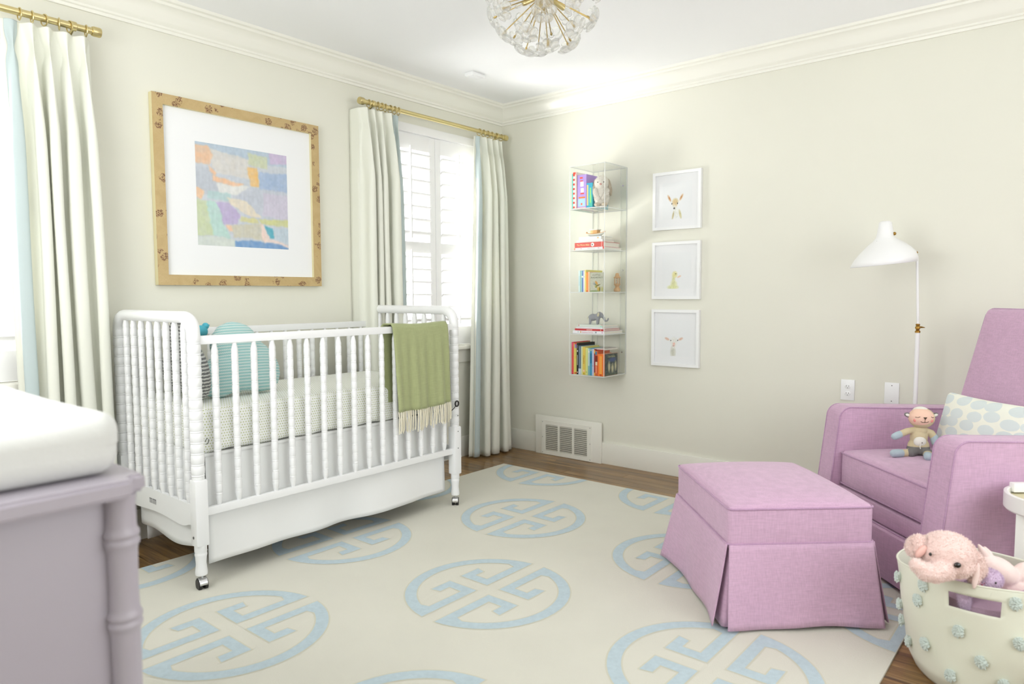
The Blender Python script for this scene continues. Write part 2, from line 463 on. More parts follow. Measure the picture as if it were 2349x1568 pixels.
# ================================================================== RUG
m_rug = mat('ivory_flatweave', (218, 216, 204), .95, var=.03, vscale=3, bump=.5, bscale=350, spec=.1)
m_rugb = mat('blue_flatweave', (190, 206, 213), .95, var=.06, vscale=60, bump=.5, bscale=350, spec=.1)
m_rugo = mat('greige_outline_yarn', (209, 207, 190), .95, spec=.1)
RX0, RX1, RY0, RY1 = -4.16, -.477, -3.125, -.412; RZ = .007
m_ruge = mat('rug_binding', (206, 202, 186), .95)
rug = empty('area_rug', ((RX0+RX1)/2, (RY0+RY1)/2, 0), label='large ivory flatweave rug with pale blue round Greek key medallions', cat='rug')
ro = Vector(rug.location)
mb = MB(); NX, NY = 120, 90; rows = []
def rz(x, y):
    return RZ + .0009*math.sin(x*9+2*math.sin(y*2.1)) * math.sin(y*4+x) + .0022*math.exp(-((y-(-1.86+.09*(x+1.0)))/.012)**2)*math.exp(-((x+.95)/.45)**2)
for i in range(NX+1):
    x = RX0+(RX1-RX0)*i/NX
    rows.append([Vector((x, RY0+(RY1-RY0)*j/NY, RZ))-ro for j in range(NY+1)])
V = mb.grid(rows)
ring = [V[i][0] for i in range(NX+1)] + [V[NX][j] for j in range(1, NY+1)] + [V[i][NY] for i in range(NX-1, -1, -1)] + [V[0][j] for j in range(NY-1, 0, -1)]
low = [mb.bm.verts.new((v.co.x, v.co.y, 0)) for v in ring]
for i in range(len(ring)):
    j = (i+1) % len(ring); mb.bm.faces.new((ring[i], low[i], low[j], ring[j]))
mb.build('woven_field', m_rug, rug, smooth=False)
def clip(poly, x0, x1, y0, y1):
    for ax, lim, sg in ((0, x0, 1), (0, x1, -1), (1, y0, 1), (1, y1, -1)):
        out = []
        for i in range(len(poly)):
            a, b = poly[i-1], poly[i]; ia = (a[ax]-lim)*sg >= 0; ib = (b[ax]-lim)*sg >= 0
            if ia != ib:
                t_ = (lim-a[ax])/(b[ax]-a[ax]); p = [a[0]+t_*(b[0]-a[0]), a[1]+t_*(b[1]-a[1])]; p[ax] = lim; out.append(tuple(p))
            if ib: out.append(b)
        poly = out
        if not poly: return []
    return poly
def quad_motif(sx, sy, wd):
    """triangles of one quarter; wd widens it for the outline yarn"""
    g, R, r = .10-wd, 1+wd, .862-wd; n = 12
    a0 = math.asin(g/R); a1 = math.asin(.33/r)
    P = [(g, g)] + [(R*math.cos(a0+(PI/2-a0)*k/n), R*math.sin(a0+(PI/2-a0)*k/n)) for k in range(n+1)]
    P += [(r*math.cos(PI/2+(a1-PI/2)*k/n), r*math.sin(PI/2+(a1-PI/2)*k/n)) for k in range(n+1)]
    P += [(.765, .225+wd), (.235+wd, .225+wd), (.235+wd, .425-wd), (.39+wd, .425-wd), (.42+wd, .55+wd), (g, .55+wd)]
    T = geometry.tessellate_polygon([[Vector((x, y, 0)) for x, y in P]])
    return [[(P[i][0]*sx, P[i][1]*sy) for i in t_] for t_ in T]
RM = .332
pal = []
for ci, cx in enumerate((-.485, -1.315, -2.135, -2.965, -3.79)):
    ys = (-.79, -1.745, -2.70) if ci % 2 == 0 else (-.315, -1.265, -2.215, -3.165)
    for cy in ys: pal.append((cx, cy))
for cx, cy in pal:
    if cx < -3.3 and cy > -1.5: continue
    for wd, mt, z, nm in ((.017, m_rugo, .0006, 'outline'), (0, m_rugb, .0010, 'medallion')):
        mb = MB(); cnt = 0
        for sx in (1, -1):
            for sy in (1, -1):
                for p in quad_motif(sx, sy, wd):
                    q = clip([(cx+RM*a, cy+RM*b) for a, b in p], RX0+.004, RX1-.002, RY0+.002, RY1-.002)
                    if len(q) >= 3:
                        try:
                            f = mb.bm.faces.new([mb.bm.verts.new((x-ro.x, y-ro.y, RZ+z)) for x, y in q]); cnt += 1
                        except ValueError: pass
        if cnt:
            for f in mb.bm.faces:
                f.normal_update()
                if f.normal.z < 0: f.normal_flip()
            bmesh.ops.remove_doubles(mb.bm, verts=mb.bm.verts, dist=.0002)
            if nm == 'medallion': par = mb.build(nm, mt, rug, smooth=False, normals=False)
            else: mb.build('medallion_outline', mt, rug, smooth=False, normals=False)
        else: mb.bm.free()
#--PART2--
# ================================================================== CURTAINS AND RODS
def curtain(name, xa, xb, ba, bb, ret, label, band_side, group=None, npl=5, z0=.012, z1=2.335, ydep=.115, seedv=0):
    """xa..xb span at the header, ba..bb span at the hem; ret: side (-1/1) whose last flap returns to the wall"""
    rnd = random.Random(seedv)
    ph = [rnd.uniform(-.25, .25) for _ in range(npl+2)]; am = [rnd.uniform(.8, 1.15) for _ in range(npl+2)]
    am[0 if band_side < 0 else npl-1] = .5
    NS, NZ = npl*26, 80
    def surf(s_, z, off=0.0):
        t_ = (z1-z)/(z1-z0)                      # 0 header, 1 hem
        k = s_*npl + .22*math.sin(2*PI*s_*1.5+seedv)*math.sin(PI*s_)*min(1, 2*t_+.3); i = int(max(0, min(npl-1, math.floor(k)))); fr = k-i
        wave = .5-.5*math.cos(2*PI*(fr))         # 0 valley .. 1 ridge (towards the room)
        d = z1-z
        if d < .10: sharp, A = .8+3.2*(d/.10)**1.6, .030+.10*d
        elif d < .115: sharp, A = 4.0, .040
        else:
            q = min(1, (d-.115)/.30)**.6; sharp, A = 4.0-3.1*q, .040+.030*q
        pb = math.exp(-((d-.107)/.04)**2)
        fr2 = .5+(fr-.5)*(1-.78*pb*(1-abs(2*fr-1)**3))
        wv = wave**max(.7, sharp)
        ss = s_ + (fr2-fr)/npl + (.17/npl)*math.sin(4*PI*fr)*min(1, max(0, (d-.12)/.4)) + ph[i]*.06/npl*t_*math.sin(2*PI*fr)
        e = t_**1.2; a = xa+(ba-xa)*e; b = xb+(bb-xb)*e
        x = a+(b-a)*ss
        y = -ydep+.018 - A*wv*am[i]*1.25 - off + .006*math.sin(z*2.2+i*1.7)*t_
        x += .006*math.sin(z*3.1+i*2.3)*t_
        return Vector((x, y, z))
    root = empty(name, (min(xa, xb), -ydep, z1), label=label, cat='curtain', group=group); ro_ = Vector(root.location)
    zs = [z1-(z1-z0)*(j/NZ)**1.5 for j in range(NZ+1)]
    mb = MB(); rows = []
    for j in range(NZ+1):
        row = []
        if ret == -1:
            for q in range(4): p = surf(0, zs[j]); row.append(Vector((p.x-.012*(1-q/4)*0, -.004+(p.y+.004)*(q/4), zs[j]))-ro_)
        row += [surf(k/NS, zs[j])-ro_ for k in range(NS+1)]
        if ret == 1:
            for q in range(3, -1, -1): p = surf(1, zs[j]); row.append(Vector((p.x, -.004+(p.y+.004)*(q/4), zs[j]))-ro_)
        rows.append(row)
    mb.grid(rows); mb.build('cloth_panel', m_curt, root, angle=80, solid=.0022)
    # the vertical tape near the leading edge
    s0, s1 = (.028, .17) if band_side < 0 else (.83, .972)
    if npl*(s1-s0) < .6: s0, s1 = (.03, .03+.62/npl) if band_side < 0 else (1-.03-.62/npl, .97)
    mb = MB(); rows = [[surf(s0+(s1-s0)*k/16, z, .0065)-ro_ for k in range(17)] for z in zs]
    mb.grid(rows); mb.build('tape_band', m_tape, root, angle=80, solid=.0015)
    return root
ZR = 2.372; YR = -.115
def rod(name, xa, xb, label, rings):
    r = empty(name, (xa, YR, ZR), label=label, cat='curtain rod')
    L = xb-xa
    MB().tube([(0, 0, 0), (L, 0, 0)], .0145, 20).build('pole', m_brass, r)
    for x in (0, L):
        sg = -1 if x == 0 else 1
        MB().lathe([(.0145, 0), (.019, .002), (.0215, .008), (.0215, .034), (.0195, .038), (0.001, .038)], 20, mtx=Matrix.Translation((x-(.004*sg), 0, 0)) @ R3(0, sg*PI/2, 0)).build('end_cap', m_brass, r)
    for x in (.075, L-.075):
        mb = MB(); mb.tube([(x, .003, -.012), (x, .045, -.028), (x, -YR-.006, -.030)], .0055, 10)
        mb.lathe([(.001, 0), (.026, 0), (.026, .005), (.020, .009), (.001, .009)], 20, mtx=Matrix.Translation((x, -YR-.0005, -.03)) @ R3(PI/2, 0, 0))
        mb.lathe([(.0175, -.011), (.0195, -.009), (.0195, .009), (.0175, .011)], 20, mtx=Matrix.Translation((x, 0, 0)) @ R3(0, PI/2, 0))
        mb.build('bracket', m_brass, r)
    # rings on the pole
    proto = None
    for x in rings:
        if proto is None:
            mb = MB(); mb.tube([(0, .0235*math.sin(2*PI*k/22), .0235*math.cos(2*PI*k/22)-.006) for k in range(22)], .0029, 8, closed=True)
            mb.tube([(0, .004*math.sin(2*PI*k/10), -.0295+.004*math.cos(2*PI*k/10)) for k in range(10)], .0011, 6, closed=True)
            proto = mb.build('curtain_ring', m_brass, r); o_ = proto
        else: o_ = proto.copy(); COL.objects.link(o_); o_.parent = r
        o_.location = (x-xa, 0, 0); o_.rotation_euler = (0, 0, random.uniform(-.25, .25))
    return r
rod('curtain_rod', -1.425, -.115, 'long brass curtain rod over the window right of the crib', [-1.385, -1.315, -1.285, -1.255, -1.215, -1.18, -1.147, -.385, -.34, -.295, -.25, -.20, -.145])
rod('curtain_rod', -4.30, -2.925, 'brass curtain rod crossing the top left corner of the photo', [-4.26, -4.2, -4.14, -4.08, -4.02, -3.2, -3.155, -3.11, -3.055, -3.015, -2.95])
curtain('curtain', -1.45, -1.135, -1.455, -1.085, -1, 'ivory pleated curtain hanging behind the far end of the crib', 1, seedv=3)
curtain('curtain', -.425, -.125, -.505, -.068, 1, 'ivory pleated curtain with blue edge tape in the room corner', -1, seedv=5)
curtain('curtain', -3.265, -2.935, -3.27, -2.89, 1, 'tall ivory curtain with blue edge tape left of the crib', -1, seedv=9)
curtain('curtain', -4.31, -4.0, -4.31, -3.98, -1, 'ivory curtain panel beyond the left edge behind the dresser', 1, seedv=11)

# ================================================================== CRIB
XA, XB, YFr, YBk = -2.86, -1.385, -.825, -.10
crib = empty('crib', ((XA+XB)/2, (YFr+YBk)/2, 0), label='white spindle crib on casters with bobbin turned posts', cat='crib')
co = Vector(crib.location)
m_crib = mat('white_crib_paint', (242, 243, 243), .3)
def bobbin(z0, z1, r, pitch_, taper=True, seg=14):
    prof = []; n = int(round((z1-z0)/pitch_)); pt = (z1-z0)/n
    for k in range(n):
        a = z0+k*pt
        if taper and (k == 0 or k == n-1):
            if k == 0: prof += [(r*.62, a), (r*.66, a+pt*.2), (r*.98, a+pt*.7), (r*1.0, a+pt*.9)]
            else: prof += [(r*.92, a), (r*1.0, a+pt*.1), (r*.98, a+pt*.3), (r*.66, a+pt*.8), (r*.6, a+pt)]
            continue
        prof += [(r*.93, a), (r*1.0, a+pt*.05), (r*1.0, a+pt*.11), (r*.93, a+pt*.16), (r*1.0, a+pt*.24), (r*1.05, a+pt*.58), (r*1.0, a+pt*.92)]
    return prof
# posts
m_screw = mat('bolt_head_grey', (110, 110, 108), .4, metal=.6)
def post(x, y):
    p = empty('post', (x-co.x, y-co.y, 0)); p.parent = crib
    prof = bobbin(.47, 1.05, .0255, .0445, taper=False, seg=18)
    mb = MB(); mb.lathe(prof, 20)
    mb.lathe([(.0235, .455), (.025, .462), (.0235, .47)], 20)
    mb.box((-.0265, -.0265, .185), (.0265, .0265, .457), bevel=.007, seg=2)
    mb.lathe([(.015, .063), (.0235, .064), (.0245, .075), (.0225, .09), (.0205, .11), (.0225, .140), (.0245, .148), (.0235, .153), (.0225, .157), (.0245, .162), (.0245, .19)], 20)
    return mb, p
for x, y in ((XA, YFr), (XB, YFr), (XA, YBk), (XB, YBk)):
    mb, p = post(x, y); bpy.data.objects.remove(p)
    o = mb.build('post', m_crib, crib); o.location = (x-co.x, y-co.y, 0)
    # caster: hood and twin wheels
    rot = R3(0, 0, math.radians(-8 if y < -.5 and x < -2 else -48 if y < -.5 else 20))
    mb = MB()
    mb.lathe([(.004, .045), (.004, .064)], 10)
    an = [PI*(-.08+1.08*k/10) for k in range(11)]
    hood = [[Vector((w, .0255*math.cos(a)+0.004, .0255+.0262*math.sin(a))) for a in an] for w in (-.016, -.014, .014, .016)]
    mb.grid(hood); c_ = mb.build('caster', m_chrome, o, solid=.0015); c_.matrix_local = rot @ Matrix.Translation((0, -.006, 0))
    for w in (-1, 1):
        mb = MB(); mb.lathe([(.001, -.0075), (.019, -.0075), (.0235, -.006), (.0245, -.003), (.0245, .004), (.0225, .0065), (.001, .0075)], 24, mtx=Matrix.Translation((.0125*w, .004, .0245)) @ R3(0, PI/2*w, 0))
        wh = mb.build('wheel', m_black, c_)
# end arches, spindles and boards
spind = {}
def spindle(parent, x, y, z0, z1, r=.0142):
    k = (round(z1-z0, 3), r)
    if k not in spind:
        mb = MB(); mb.lathe(bobbin(0, z1-z0, r, .0445), 12); o = mb.build('spindle', m_crib, crib); spind[k] = o
    else: o = spind[k].copy(); COL.objects.link(o); o.parent = crib
    o.location = (x-co.x, y-co.y, z0); o.rotation_euler = (0, 0, random.random()*6)
def L(p): return Vector(p)-co
for X in (XA, XB):
    pts = []; ZT = 1.112
    rows = []
    n = 8
    for k in range(n+1):
        a = PI/2*k/n; pts.append((X, YFr+.085-.085*math.cos(a)**1, 1.045+(ZT-1.045)*math.sin(a)))
    path = [(X, YFr, 1.04)]+pts[1:]+[(X, YFr+.085+(YBk-YFr-.17)*k/6, ZT) for k in range(1, 6)]
    path += [(X, YBk-.085+.085*math.cos(PI/2-PI/2*k/n)*1, 1.045+(ZT-1.045)*math.sin(PI/2-PI/2*k/n)) for k in range(0, n)] + [(X, YBk, 1.04)]
    # circular-ish section, a little fatter at the bends
    N_ = len(path); rr = [.0245+.004*math.exp(-((min(i, N_-1-i)-4)/3.0)**2) for i in range(N_)]
    MB().tube([L(p) for p in path], rr, 18).build('end_rail', m_crib, crib, angle=60)
    for k in range(8):
        y = YFr+(k+1)*(YBk-YFr)/9
        spindle(crib, X, y, .338, 1.10)
    # shaped end board
    mb = MB(); nn = 24; top = [(YFr+.02, .345), (YBk-.02, .345)]; bot = []
    for k in range(nn+1):
        t_ = k/nn; u = abs(2*t_-1)
        z = .246+.020*(1/(1+math.exp(-(u-.78)*26)))+.006*math.cos(u*PI*1.3)
        bot.append((YBk-.02+(YFr-YBk+.04)*t_, z))
    poly = [(y-co.y, z) for y, z in top+bot]
    mb.poly(poly, -.0095, .0095, mtx=Matrix.Translation((X-co.x, 0, 0)) @ Matrix(((0, 0, 1, 0), (1, 0, 0, 0), (0, 1, 0, 0), (0, 0, 0, 1))))
    eb = mb.build('end_board', m_crib, crib, smooth=False)
    if X == XA:
        def lab(u, v):
            c = np.ones(u.shape+(3,))*.70
            rr_ = np.random.RandomState(2); q = (rr_.rand(*u.shape) > .6)*.12
            c -= q[..., None]; c[(v > .86) & (u < .40)] = .30; c[(v > .86) & (u > .48)] = .30
            c[(u > .43) & (u < .45)] = .85; c[((v*14).astype(int) % 3 == 0)] += .08
            return c
        print_panel('warning_label', .066, .022, 66, 22, lab, m_print, eb, Matrix.Translation((X-.0102-co.x, -.415-co.y, .293)) @ frame_mtx((0, 0, 0), (0, -1, 0), (0, 0, 1)))
# side rails
def rail(y, z0, z1, name='side_rail'):
    MB().box((XA+.02-co.x, y-.011-co.y, z0), (XB-.02-co.x, y+.011-co.y, z1), bevel=.003).build(name, m_crib, crib)
NSP = 16
for y in (YFr, YBk):
    rail(y, 1.003, 1.038); rail(y, .302, .335)
    for k in range(NSP):
        x = -2.775+(k)*(1.306/(NSP-1))
        if y == YFr or k < NSP: spindle(crib, x, y, .333, 1.005)
for x, y, z in ((XA+.001, YFr-.027, .245), ):
    pass
mb = MB()
for p in ((XA-.0275, YFr+.001, .222),): mb.ball(L(p), (.002, .006, .006), u=10, v=6)
for z in (.335, .43, .52): mb.ball(L((XB+.0, YFr-.0262, z)), (.0035, .002, .0035), u=8, v=6)
mb.build('bolt_heads', m_screw, crib)['kind'] = 'stuff'

# mattress with dotted sheet
m_dots, t = newmat('dotted_sheet')
uv = t.n('ShaderNodeUVMap').outputs[0]
sp = t.n('ShaderNodeSeparateXYZ', {0: uv})
def dots(t, u, v, pitch_, rad):
    a = t.math('MULTIPLY', u, 1/pitch_); b = t.math('MULTIPLY', v, 1/(pitch_))
    row = t.math('FLOOR', b); sh = t.math('MULTIPLY', t.math('MODULO', t.math('ABSOLUTE', row), 2.0), .5)
    fa = t.math('SUBTRACT', t.math('FRACT', t.math('ADD', a, sh)), .5); fb = t.math('SUBTRACT', t.math('FRACT', b), .5)
    d2 = t.math('ADD', t.math('POWER', t.math('ABSOLUTE', fa), 2.0), t.math('POWER', t.math('ABSOLUTE', fb), 2.0))
    return t.math('LESS_THAN', d2, rad*rad)
f = dots(t, sp.outputs[0], sp.outputs[1], .0115, .20)
base = t.mix(f, s2l((246, 247, 244)), s2l((176, 184, 104)))
b = t.n('ShaderNodeBsdfPrincipled', {'Base Color': base, 'Roughness': .85}); t.n('ShaderNodeOutputMaterial', {0: b.outputs[0]})
def boxuv(o):
    me = o.data; ul = me.uv_layers.new(name='UVMap')
    for p in me.polygons:
        n = p.normal; a = max(range(3), key=lambda i: abs(n[i]))
        for li in p.loop_indices:
            c = me.vertices[me.loops[li].vertex_index].co
            ul.data[li].uv = (c.y, c.z) if a == 0 else (c.x, c.z) if a == 1 else (c.x, c.y)
MX0, MX1, MY0, MY1, MZ0, MZ1 = -2.825, -1.42, -.792, -.13, .548, .735
mt = empty('crib_mattress', ((MX0+MX1)/2, (MY0+MY1)/2, MZ0), label='crib mattress in white sheet with tiny green dots', cat='mattress')
hx, hy, hz = (MX1-MX0)/2, (MY1-MY0)/2, (MZ1-MZ0)/2
def fm(p, q):
    w = .004*math.sin(p.x*23)*math.sin(p.z*17+p.x*5)*(1 if abs(q.y) > .9 else .3)
    return Vector((p.x, p.y+w, p.z + .006*(1-q.x*q.x)*(1-q.y*q.y)*(1 if q.z > 0 else 0) + (.004*math.sin(p.x*40)*(q.z < -.8))))
o = MB().rbox((hx, hy, hz), .032, 14, fn=fm, mtx=Matrix.Translation((0, 0, hz))).build('fitted_sheet', m_dots, mt, angle=80); boxuv(o)
m_elastic = mat('dark_elastic', (70, 70, 66), .8)
MB().tube([(-hx+.012, -hy-.0045, .052), (-hx+.02, -hy-.006, .066), (-hx+.028, -hy-.006, .058), (-hx+.024, -hy-.006, .044), (-hx+.014, -hy-.004, .040)], .0014, 6).build('corner_strap', m_elastic, mt)
# skirt
m_skirt = mat('white_cotton_skirt', (240, 241, 240), .9, var=.01, spec=.15)
sk = empty('crib_skirt', ((XA+XB)/2, (YFr+YBk)/2, .54), label='plain white crib skirt hanging below the dotted mattress', cat='crib skirt'); so = Vector(sk.location)
def cloth(name, fn, nu, nv, m, parent, o0, thick=.0015):
    mb = MB(); mb.grid([[fn(i/nu, j/nv)-o0 for j in range(nv+1)] for i in range(nu+1)])
    return mb.build(name, m, parent, angle=80, solid=thick)
def fs(u, v):
    x = -2.806+u*(1.376); w = v**1.5
    y = -.778 - w*(.024 + .020*math.exp(-((u-.67)/.09)**2) - .022*math.exp(-((u-.50)/.08)**2) - .012*math.exp(-((u-.25)/.12)**2) - .018*(u > .8)*(u-.8)*5)
    return Vector((x-.010*w*(u < .01), y+.003*math.sin(u*30)*w, .546-(.546-.088)*v))
cloth('front_panel', fs, 60, 22, m_skirt, sk, so)
def fs2(u, v):
    return Vector((-2.812-.024*v**1.5*(1-(2*u-1)**4), -.762+u*.62, .546-(.546-.136-.010*math.cos(u*9))*v))
cloth('end_panel', fs2, 30, 16, m_skirt, sk, so)
cloth('end_panel', lambda u, v: Vector((-1.432, -.77+u*.63, .54-.36*v)), 10, 8, m_skirt, sk, so)
cloth('back_panel', lambda u, v: Vector((-2.79+u*1.35, -.15+.01*math.sin(u*20)*v, .54-(.50)*v)), 40, 8, m_skirt, sk, so)
MB().box(Vector((-2.815, -.785, .535))-so, Vector((-1.43, -.137, .546))-so).build('deck', m_skirt, sk)

# knitted cloud pillows
def knit(name, ca, cb, pitch_=.0135):
    m, t = newmat(name); tc = t.n('ShaderNodeTexCoord').outputs['Object']; sp = t.n('ShaderNodeSeparateXYZ', {0: tc})
    st = t.math('SINE', t.math('MULTIPLY', sp.outputs[2], 2*PI/pitch_))
    zig = t.math('SINE', t.math('ADD', t.math('MULTIPLY', sp.outputs[0], 2*PI/.0075), t.math('MULTIPLY', sp.outputs[2], 2*PI/.0045)))
    f = t.math('GREATER_THAN', t.math('ADD', st, t.math('MULTIPLY', zig, .55)), .18)
    base = t.mix(f, s2l(ca), s2l(cb))
    b = t.n('ShaderNodeBsdfPrincipled', {'Base Color': base, 'Roughness': .95, 'Sheen Weight': .2})
    bp = t.n('ShaderNodeBump', {'Height': t.math('ADD', st, zig), 'Strength': .5, 'Distance': .002}).outputs[0]
    t.t.links.new(bp, b.inputs['Normal']); t.n('ShaderNodeOutputMaterial', {0: b.outputs[0]}); return m
m_aqua = knit('aqua_knit', (160, 210, 208), (216, 232, 228)); m_grey = knit('grey_knit', (105, 106, 106), (205, 206, 200), .015)
def cloud(lobes, thick, n=44):
    """pillow shape: smooth union of circles (x, z, r) inflated to a lens"""
    xs = [l[0]-l[2] for l in lobes]+[l[0]+l[2] for l in lobes]; zs_ = [l[1]-l[2] for l in lobes]+[l[1]+l[2] for l in lobes]
    cx = sum(l[0] for l in lobes)/len(lobes); cz = sum(l[1] for l in lobes)/len(lobes)
    def inside(x, z):
        s_ = 0
        for lx, lz, lr in lobes: s_ += math.exp(-6*(math.hypot(x-lx, z-lz)/lr-1)*lr/.12)
        return s_ > 1
    R_ = []; na = 72
    for k in range(na):
        a = 2*PI*k/na; lo, hi = 0, .6
        best = .02; q = .02
        while q < .6:
            if inside(cx+q*math.cos(a), cz+q*math.sin(a)): best = q
            q += .004
        R_.append(best)
    mb = MB(); rows = []
    for side in (1, -1):
        for j in range(12):
            t_ = (j/11) if side == 1 else 1-(j/11)
            if side == -1 and j == 0: continue
            rho = max(.02, math.sin(t_*PI/2)) if True else t_
            d = thick*math.cos(t_*PI/2)**.85*side
            rows.append([Vector((cx+rho*R_[k]*math.cos(2*PI*k/na), -d, cz+rho*R_[k]*math.sin(2*PI*k/na))) for k in range(na)])
    V = mb.grid(rows, closev=True)
    mb.bm.faces.new(V[0]); mb.bm.faces.new(V[-1][::-1])
    return mb
pa = cloud([(-.01, .235, .112), (-.120, .082, .086), (.065, .14, .105), (-.01, .11, .09), (.105, .09, .08)], .065).build('cloud_pillow', m_aqua, angle=80)
pa.location = (-2.512, -.575, .742); pa.rotation_euler = (math.radians(-15), 0, math.radians(-4))
tag(pa, 'aqua and white striped knitted cloud pillow inside the crib', 'pillow')
pg = cloud([(.0, .24, .135), (-.13, .12, .11), (.14, .13, .12), (.24, .09, .075), (-.02, .12, .11)], .055).build('cloud_pillow', m_grey, angle=80)
pg.location = (-2.722, -.50, .742); pg.rotation_euler = (math.radians(-6), 0, math.radians(82))
tag(pg, 'grey and white knitted cloud pillow leaning at the near crib end', 'pillow')
# small knitted birds peeking over
def bird(col, loc, rz, label, s_=1):
    m = mat('knit_%s' % label.split()[1], col, .95, bump=.4, bscale=120)
    root = empty('knitted_bird', loc, rz, label, 'toy')
    MB().ball((0, 0, .03*s_), (.036*s_, .024*s_, .03*s_)).build('body', m, root)
    mb = MB(); mb.tube([(-.02*s_, 0, .04*s_), (-.042*s_, 0, .056*s_), (-.052*s_, 0, .07*s_)], [.012*s_, .009*s_, .004*s_], 10); mb.build('tail', m, root)
    mb = MB(); mb.ball((.028*s_, 0, .055*s_), .016*s_); mb.tube([(.04*s_, 0, .056*s_), (.054*s_, 0, .06*s_)], [.006*s_, .001*s_], 8); mb.build('head', m, root)
bird((90, 185, 205), (-2.60, -.36, 1.0), .3, 'small turquoise knitted bird between the two cloud pillows')
bird((200, 214, 90), (-2.62, -.215, .995), 1.2, 'small lime green knitted bird behind the grey cloud pillow')
# what the birds sit on: a rolled bumper ledge is not visible, so a slim hanging string holds each bird to the back rail
for o_ in list(bpy.data.objects):
    if o_.name.startswith('knitted_bird'):
        MB().tube([(0, 0, .055), (0, (-.10-o_.location.y)*1.0*math.cos(0), 1.04-o_.location.z+.002)], .0007, 5).build('hanging_cord', m_skirt, o_).matrix_parent_inverse = Matrix.Rotation(-o_.rotation_euler.z, 4, 'Z')

# blanket over the front rail
m_blk = linen('sage_green_wool', (163, 170, 124), .08)
m_fringe = mat('cream_fringe_yarn', (232, 226, 204), .9)
BX0, BX1 = -1.852, -1.462
bl = empty('throw_blanket', ((BX0+BX1)/2, YFr, 1.045), label='sage green throw with cream fringe folded over the front rail', cat='blanket'); bo = Vector(bl.location)
path = [(-.795, .64), (-.793, .75), (-.790, .88), (-.793, .98), (-.800, 1.035), (-.812, 1.0455), (-.825, 1.049), (-.84, 1.0455), (-.852, 1.03), (-.858, .98), (-.861, .88), (-.863, .78), (-.866, .69), (-.868, .606)]
def fb_(u, v):
    k = v*(len(path)-1); i = min(len(path)-2, int(k)); f_ = k-i
    y = path[i][0]*(1-f_)+path[i+1][0]*f_; z = path[i][1]*(1-f_)+path[i+1][1]*f_
    side = 1 if v > .5 else -1; dn = max(0, 1.03-z)
    y -= side*(dn*.018*(1+math.sin(u*17+.8)) + .004*math.sin(u*40)*min(1, dn*6))
    x = BX0+u*(BX1-BX0) + (-.02*(u < .04)*max(0, .3-abs(z-.8)) if side < 0 else 0) + (.02*dn*(1-u) if side > 0 else -.03*(1-u))
    z += (-.006*(1-u)*(side > 0)*dn*4) + .004*math.cos(u*6)
    return Vector((x, y, z))
mb = MB(); mb.grid([[fb_(i/40, j/52)-bo for j in range(53)] for i in range(41)])
mb.build('woven_cloth', m_blk, bl, angle=80, solid=.0055)
mb = MB(); NF = 36
for k in range(NF):
    p = fb_(k/(NF-1), 1); x, y, z = p-bo; j1, j2 = random.uniform(-.006, .006), random.uniform(-.004, .004)
    ln = .105*random.uniform(.88, 1.06)
    mb.tube([(x, y, z+.003), (x+j2, y-.003, z-.3*ln), (x+j1*.6, y-.002, z-.65*ln), (x+j1+.001, y, z-.94*ln)], [.0034, .0036, .0034, .0030], 6)
    mb.ball((x+j1, y, z-.95*ln), .0042, u=6, v=4); mb.tube([(x+j1, y, z-.95*ln), (x+j1, y, z-1.03*ln)], [.0015, .0035], 5)
mb.build('fringe', m_fringe, bl)['kind'] = 'stuff'
# black clip on the post
ck = empty('strap_clip', (XB+.0, YFr-.035, .585), label='small black ring clip hanging at the right front crib post', cat='clip')
mb = MB(); mb.tube([(-.018+.013*math.cos(2*PI*k/16), -.002, .006+.015*math.sin(2*PI*k/16)) for k in range(16)], .0042, 8, closed=True); mb.build('ring', m_black, ck)
MB().tube([(-.028, -.002, -.005), (-.036, 0, -.016), (-.05, .004, -.026), (-.058, .006, -.034)], [.003, .002, .0025, .002], 6).build('strap', m_black, ck)

# ================================================================== WALL ART OVER THE CRIB
m_burl, t = newmat('burl_veneer')
tc = t.n('ShaderNodeTexCoord').outputs['Object']
n1 = t.n('ShaderNodeTexNoise', {'Vector': tc, 'Scale': 9.0, 'Detail': 4.0, 'Distortion': 1.5}).outputs[0]
wv = t.n('ShaderNodeTexNoise', {'Vector': tc, 'Scale': 55.0, 'Detail': 3.0, 'Distortion': 4.0}).outputs[0]
c0 = t.mix(n1, s2l((178, 150, 98)), s2l((208, 184, 134)))
c0 = t.mix(t.math('MULTIPLY', t.math('SUBTRACT', wv, .5), 1.6), c0, s2l((178, 146, 98)))
vo = t.n('ShaderNodeTexVoronoi', {'Vector': t.n('ShaderNodeVectorMath', {0: tc, 1: t.n('ShaderNodeVectorMath', {0: t.n('ShaderNodeTexNoise', {'Vector': tc, 'Scale': 60.0}).outputs[1], 1: (.022, .022, .022)}, operation='MULTIPLY').outputs[0]}, operation='ADD').outputs[0], 'Scale': 16.0}).outputs[0]
kn = t.n('ShaderNodeTexNoise', {'Vector': tc, 'Scale': 170.0, 'Detail': 2.0, 'Distortion': 1.0}).outputs[0]
msk = t.math('MULTIPLY', t.math('LESS_THAN', vo, .34), t.math('GREATER_THAN', kn, .49))
c0 = t.mix(t.math('MULTIPLY', msk, .85), c0, s2l((100, 50, 30)))
b = t.n('ShaderNodeBsdfPrincipled', {'Base Color': c0, 'Roughness': .3, 'Coat Weight': .3}); t.n('ShaderNodeOutputMaterial', {0: b.outputs[0]})
m_fside = mat('pale_frame_edge', (222, 212, 168), .5)
AX0, AX1, AZ0, AZ1 = -2.645, -1.697, 1.252, 2.188
art = empty('framed_painting', ((AX0+AX1)/2, -.001, (AZ0+AZ1)/2), label='large burl wood frame around a pastel abstract painting above the crib', cat='picture')
hw, hh, fw, fd = (AX1-AX0)/2, (AZ1-AZ0)/2, .052, .034
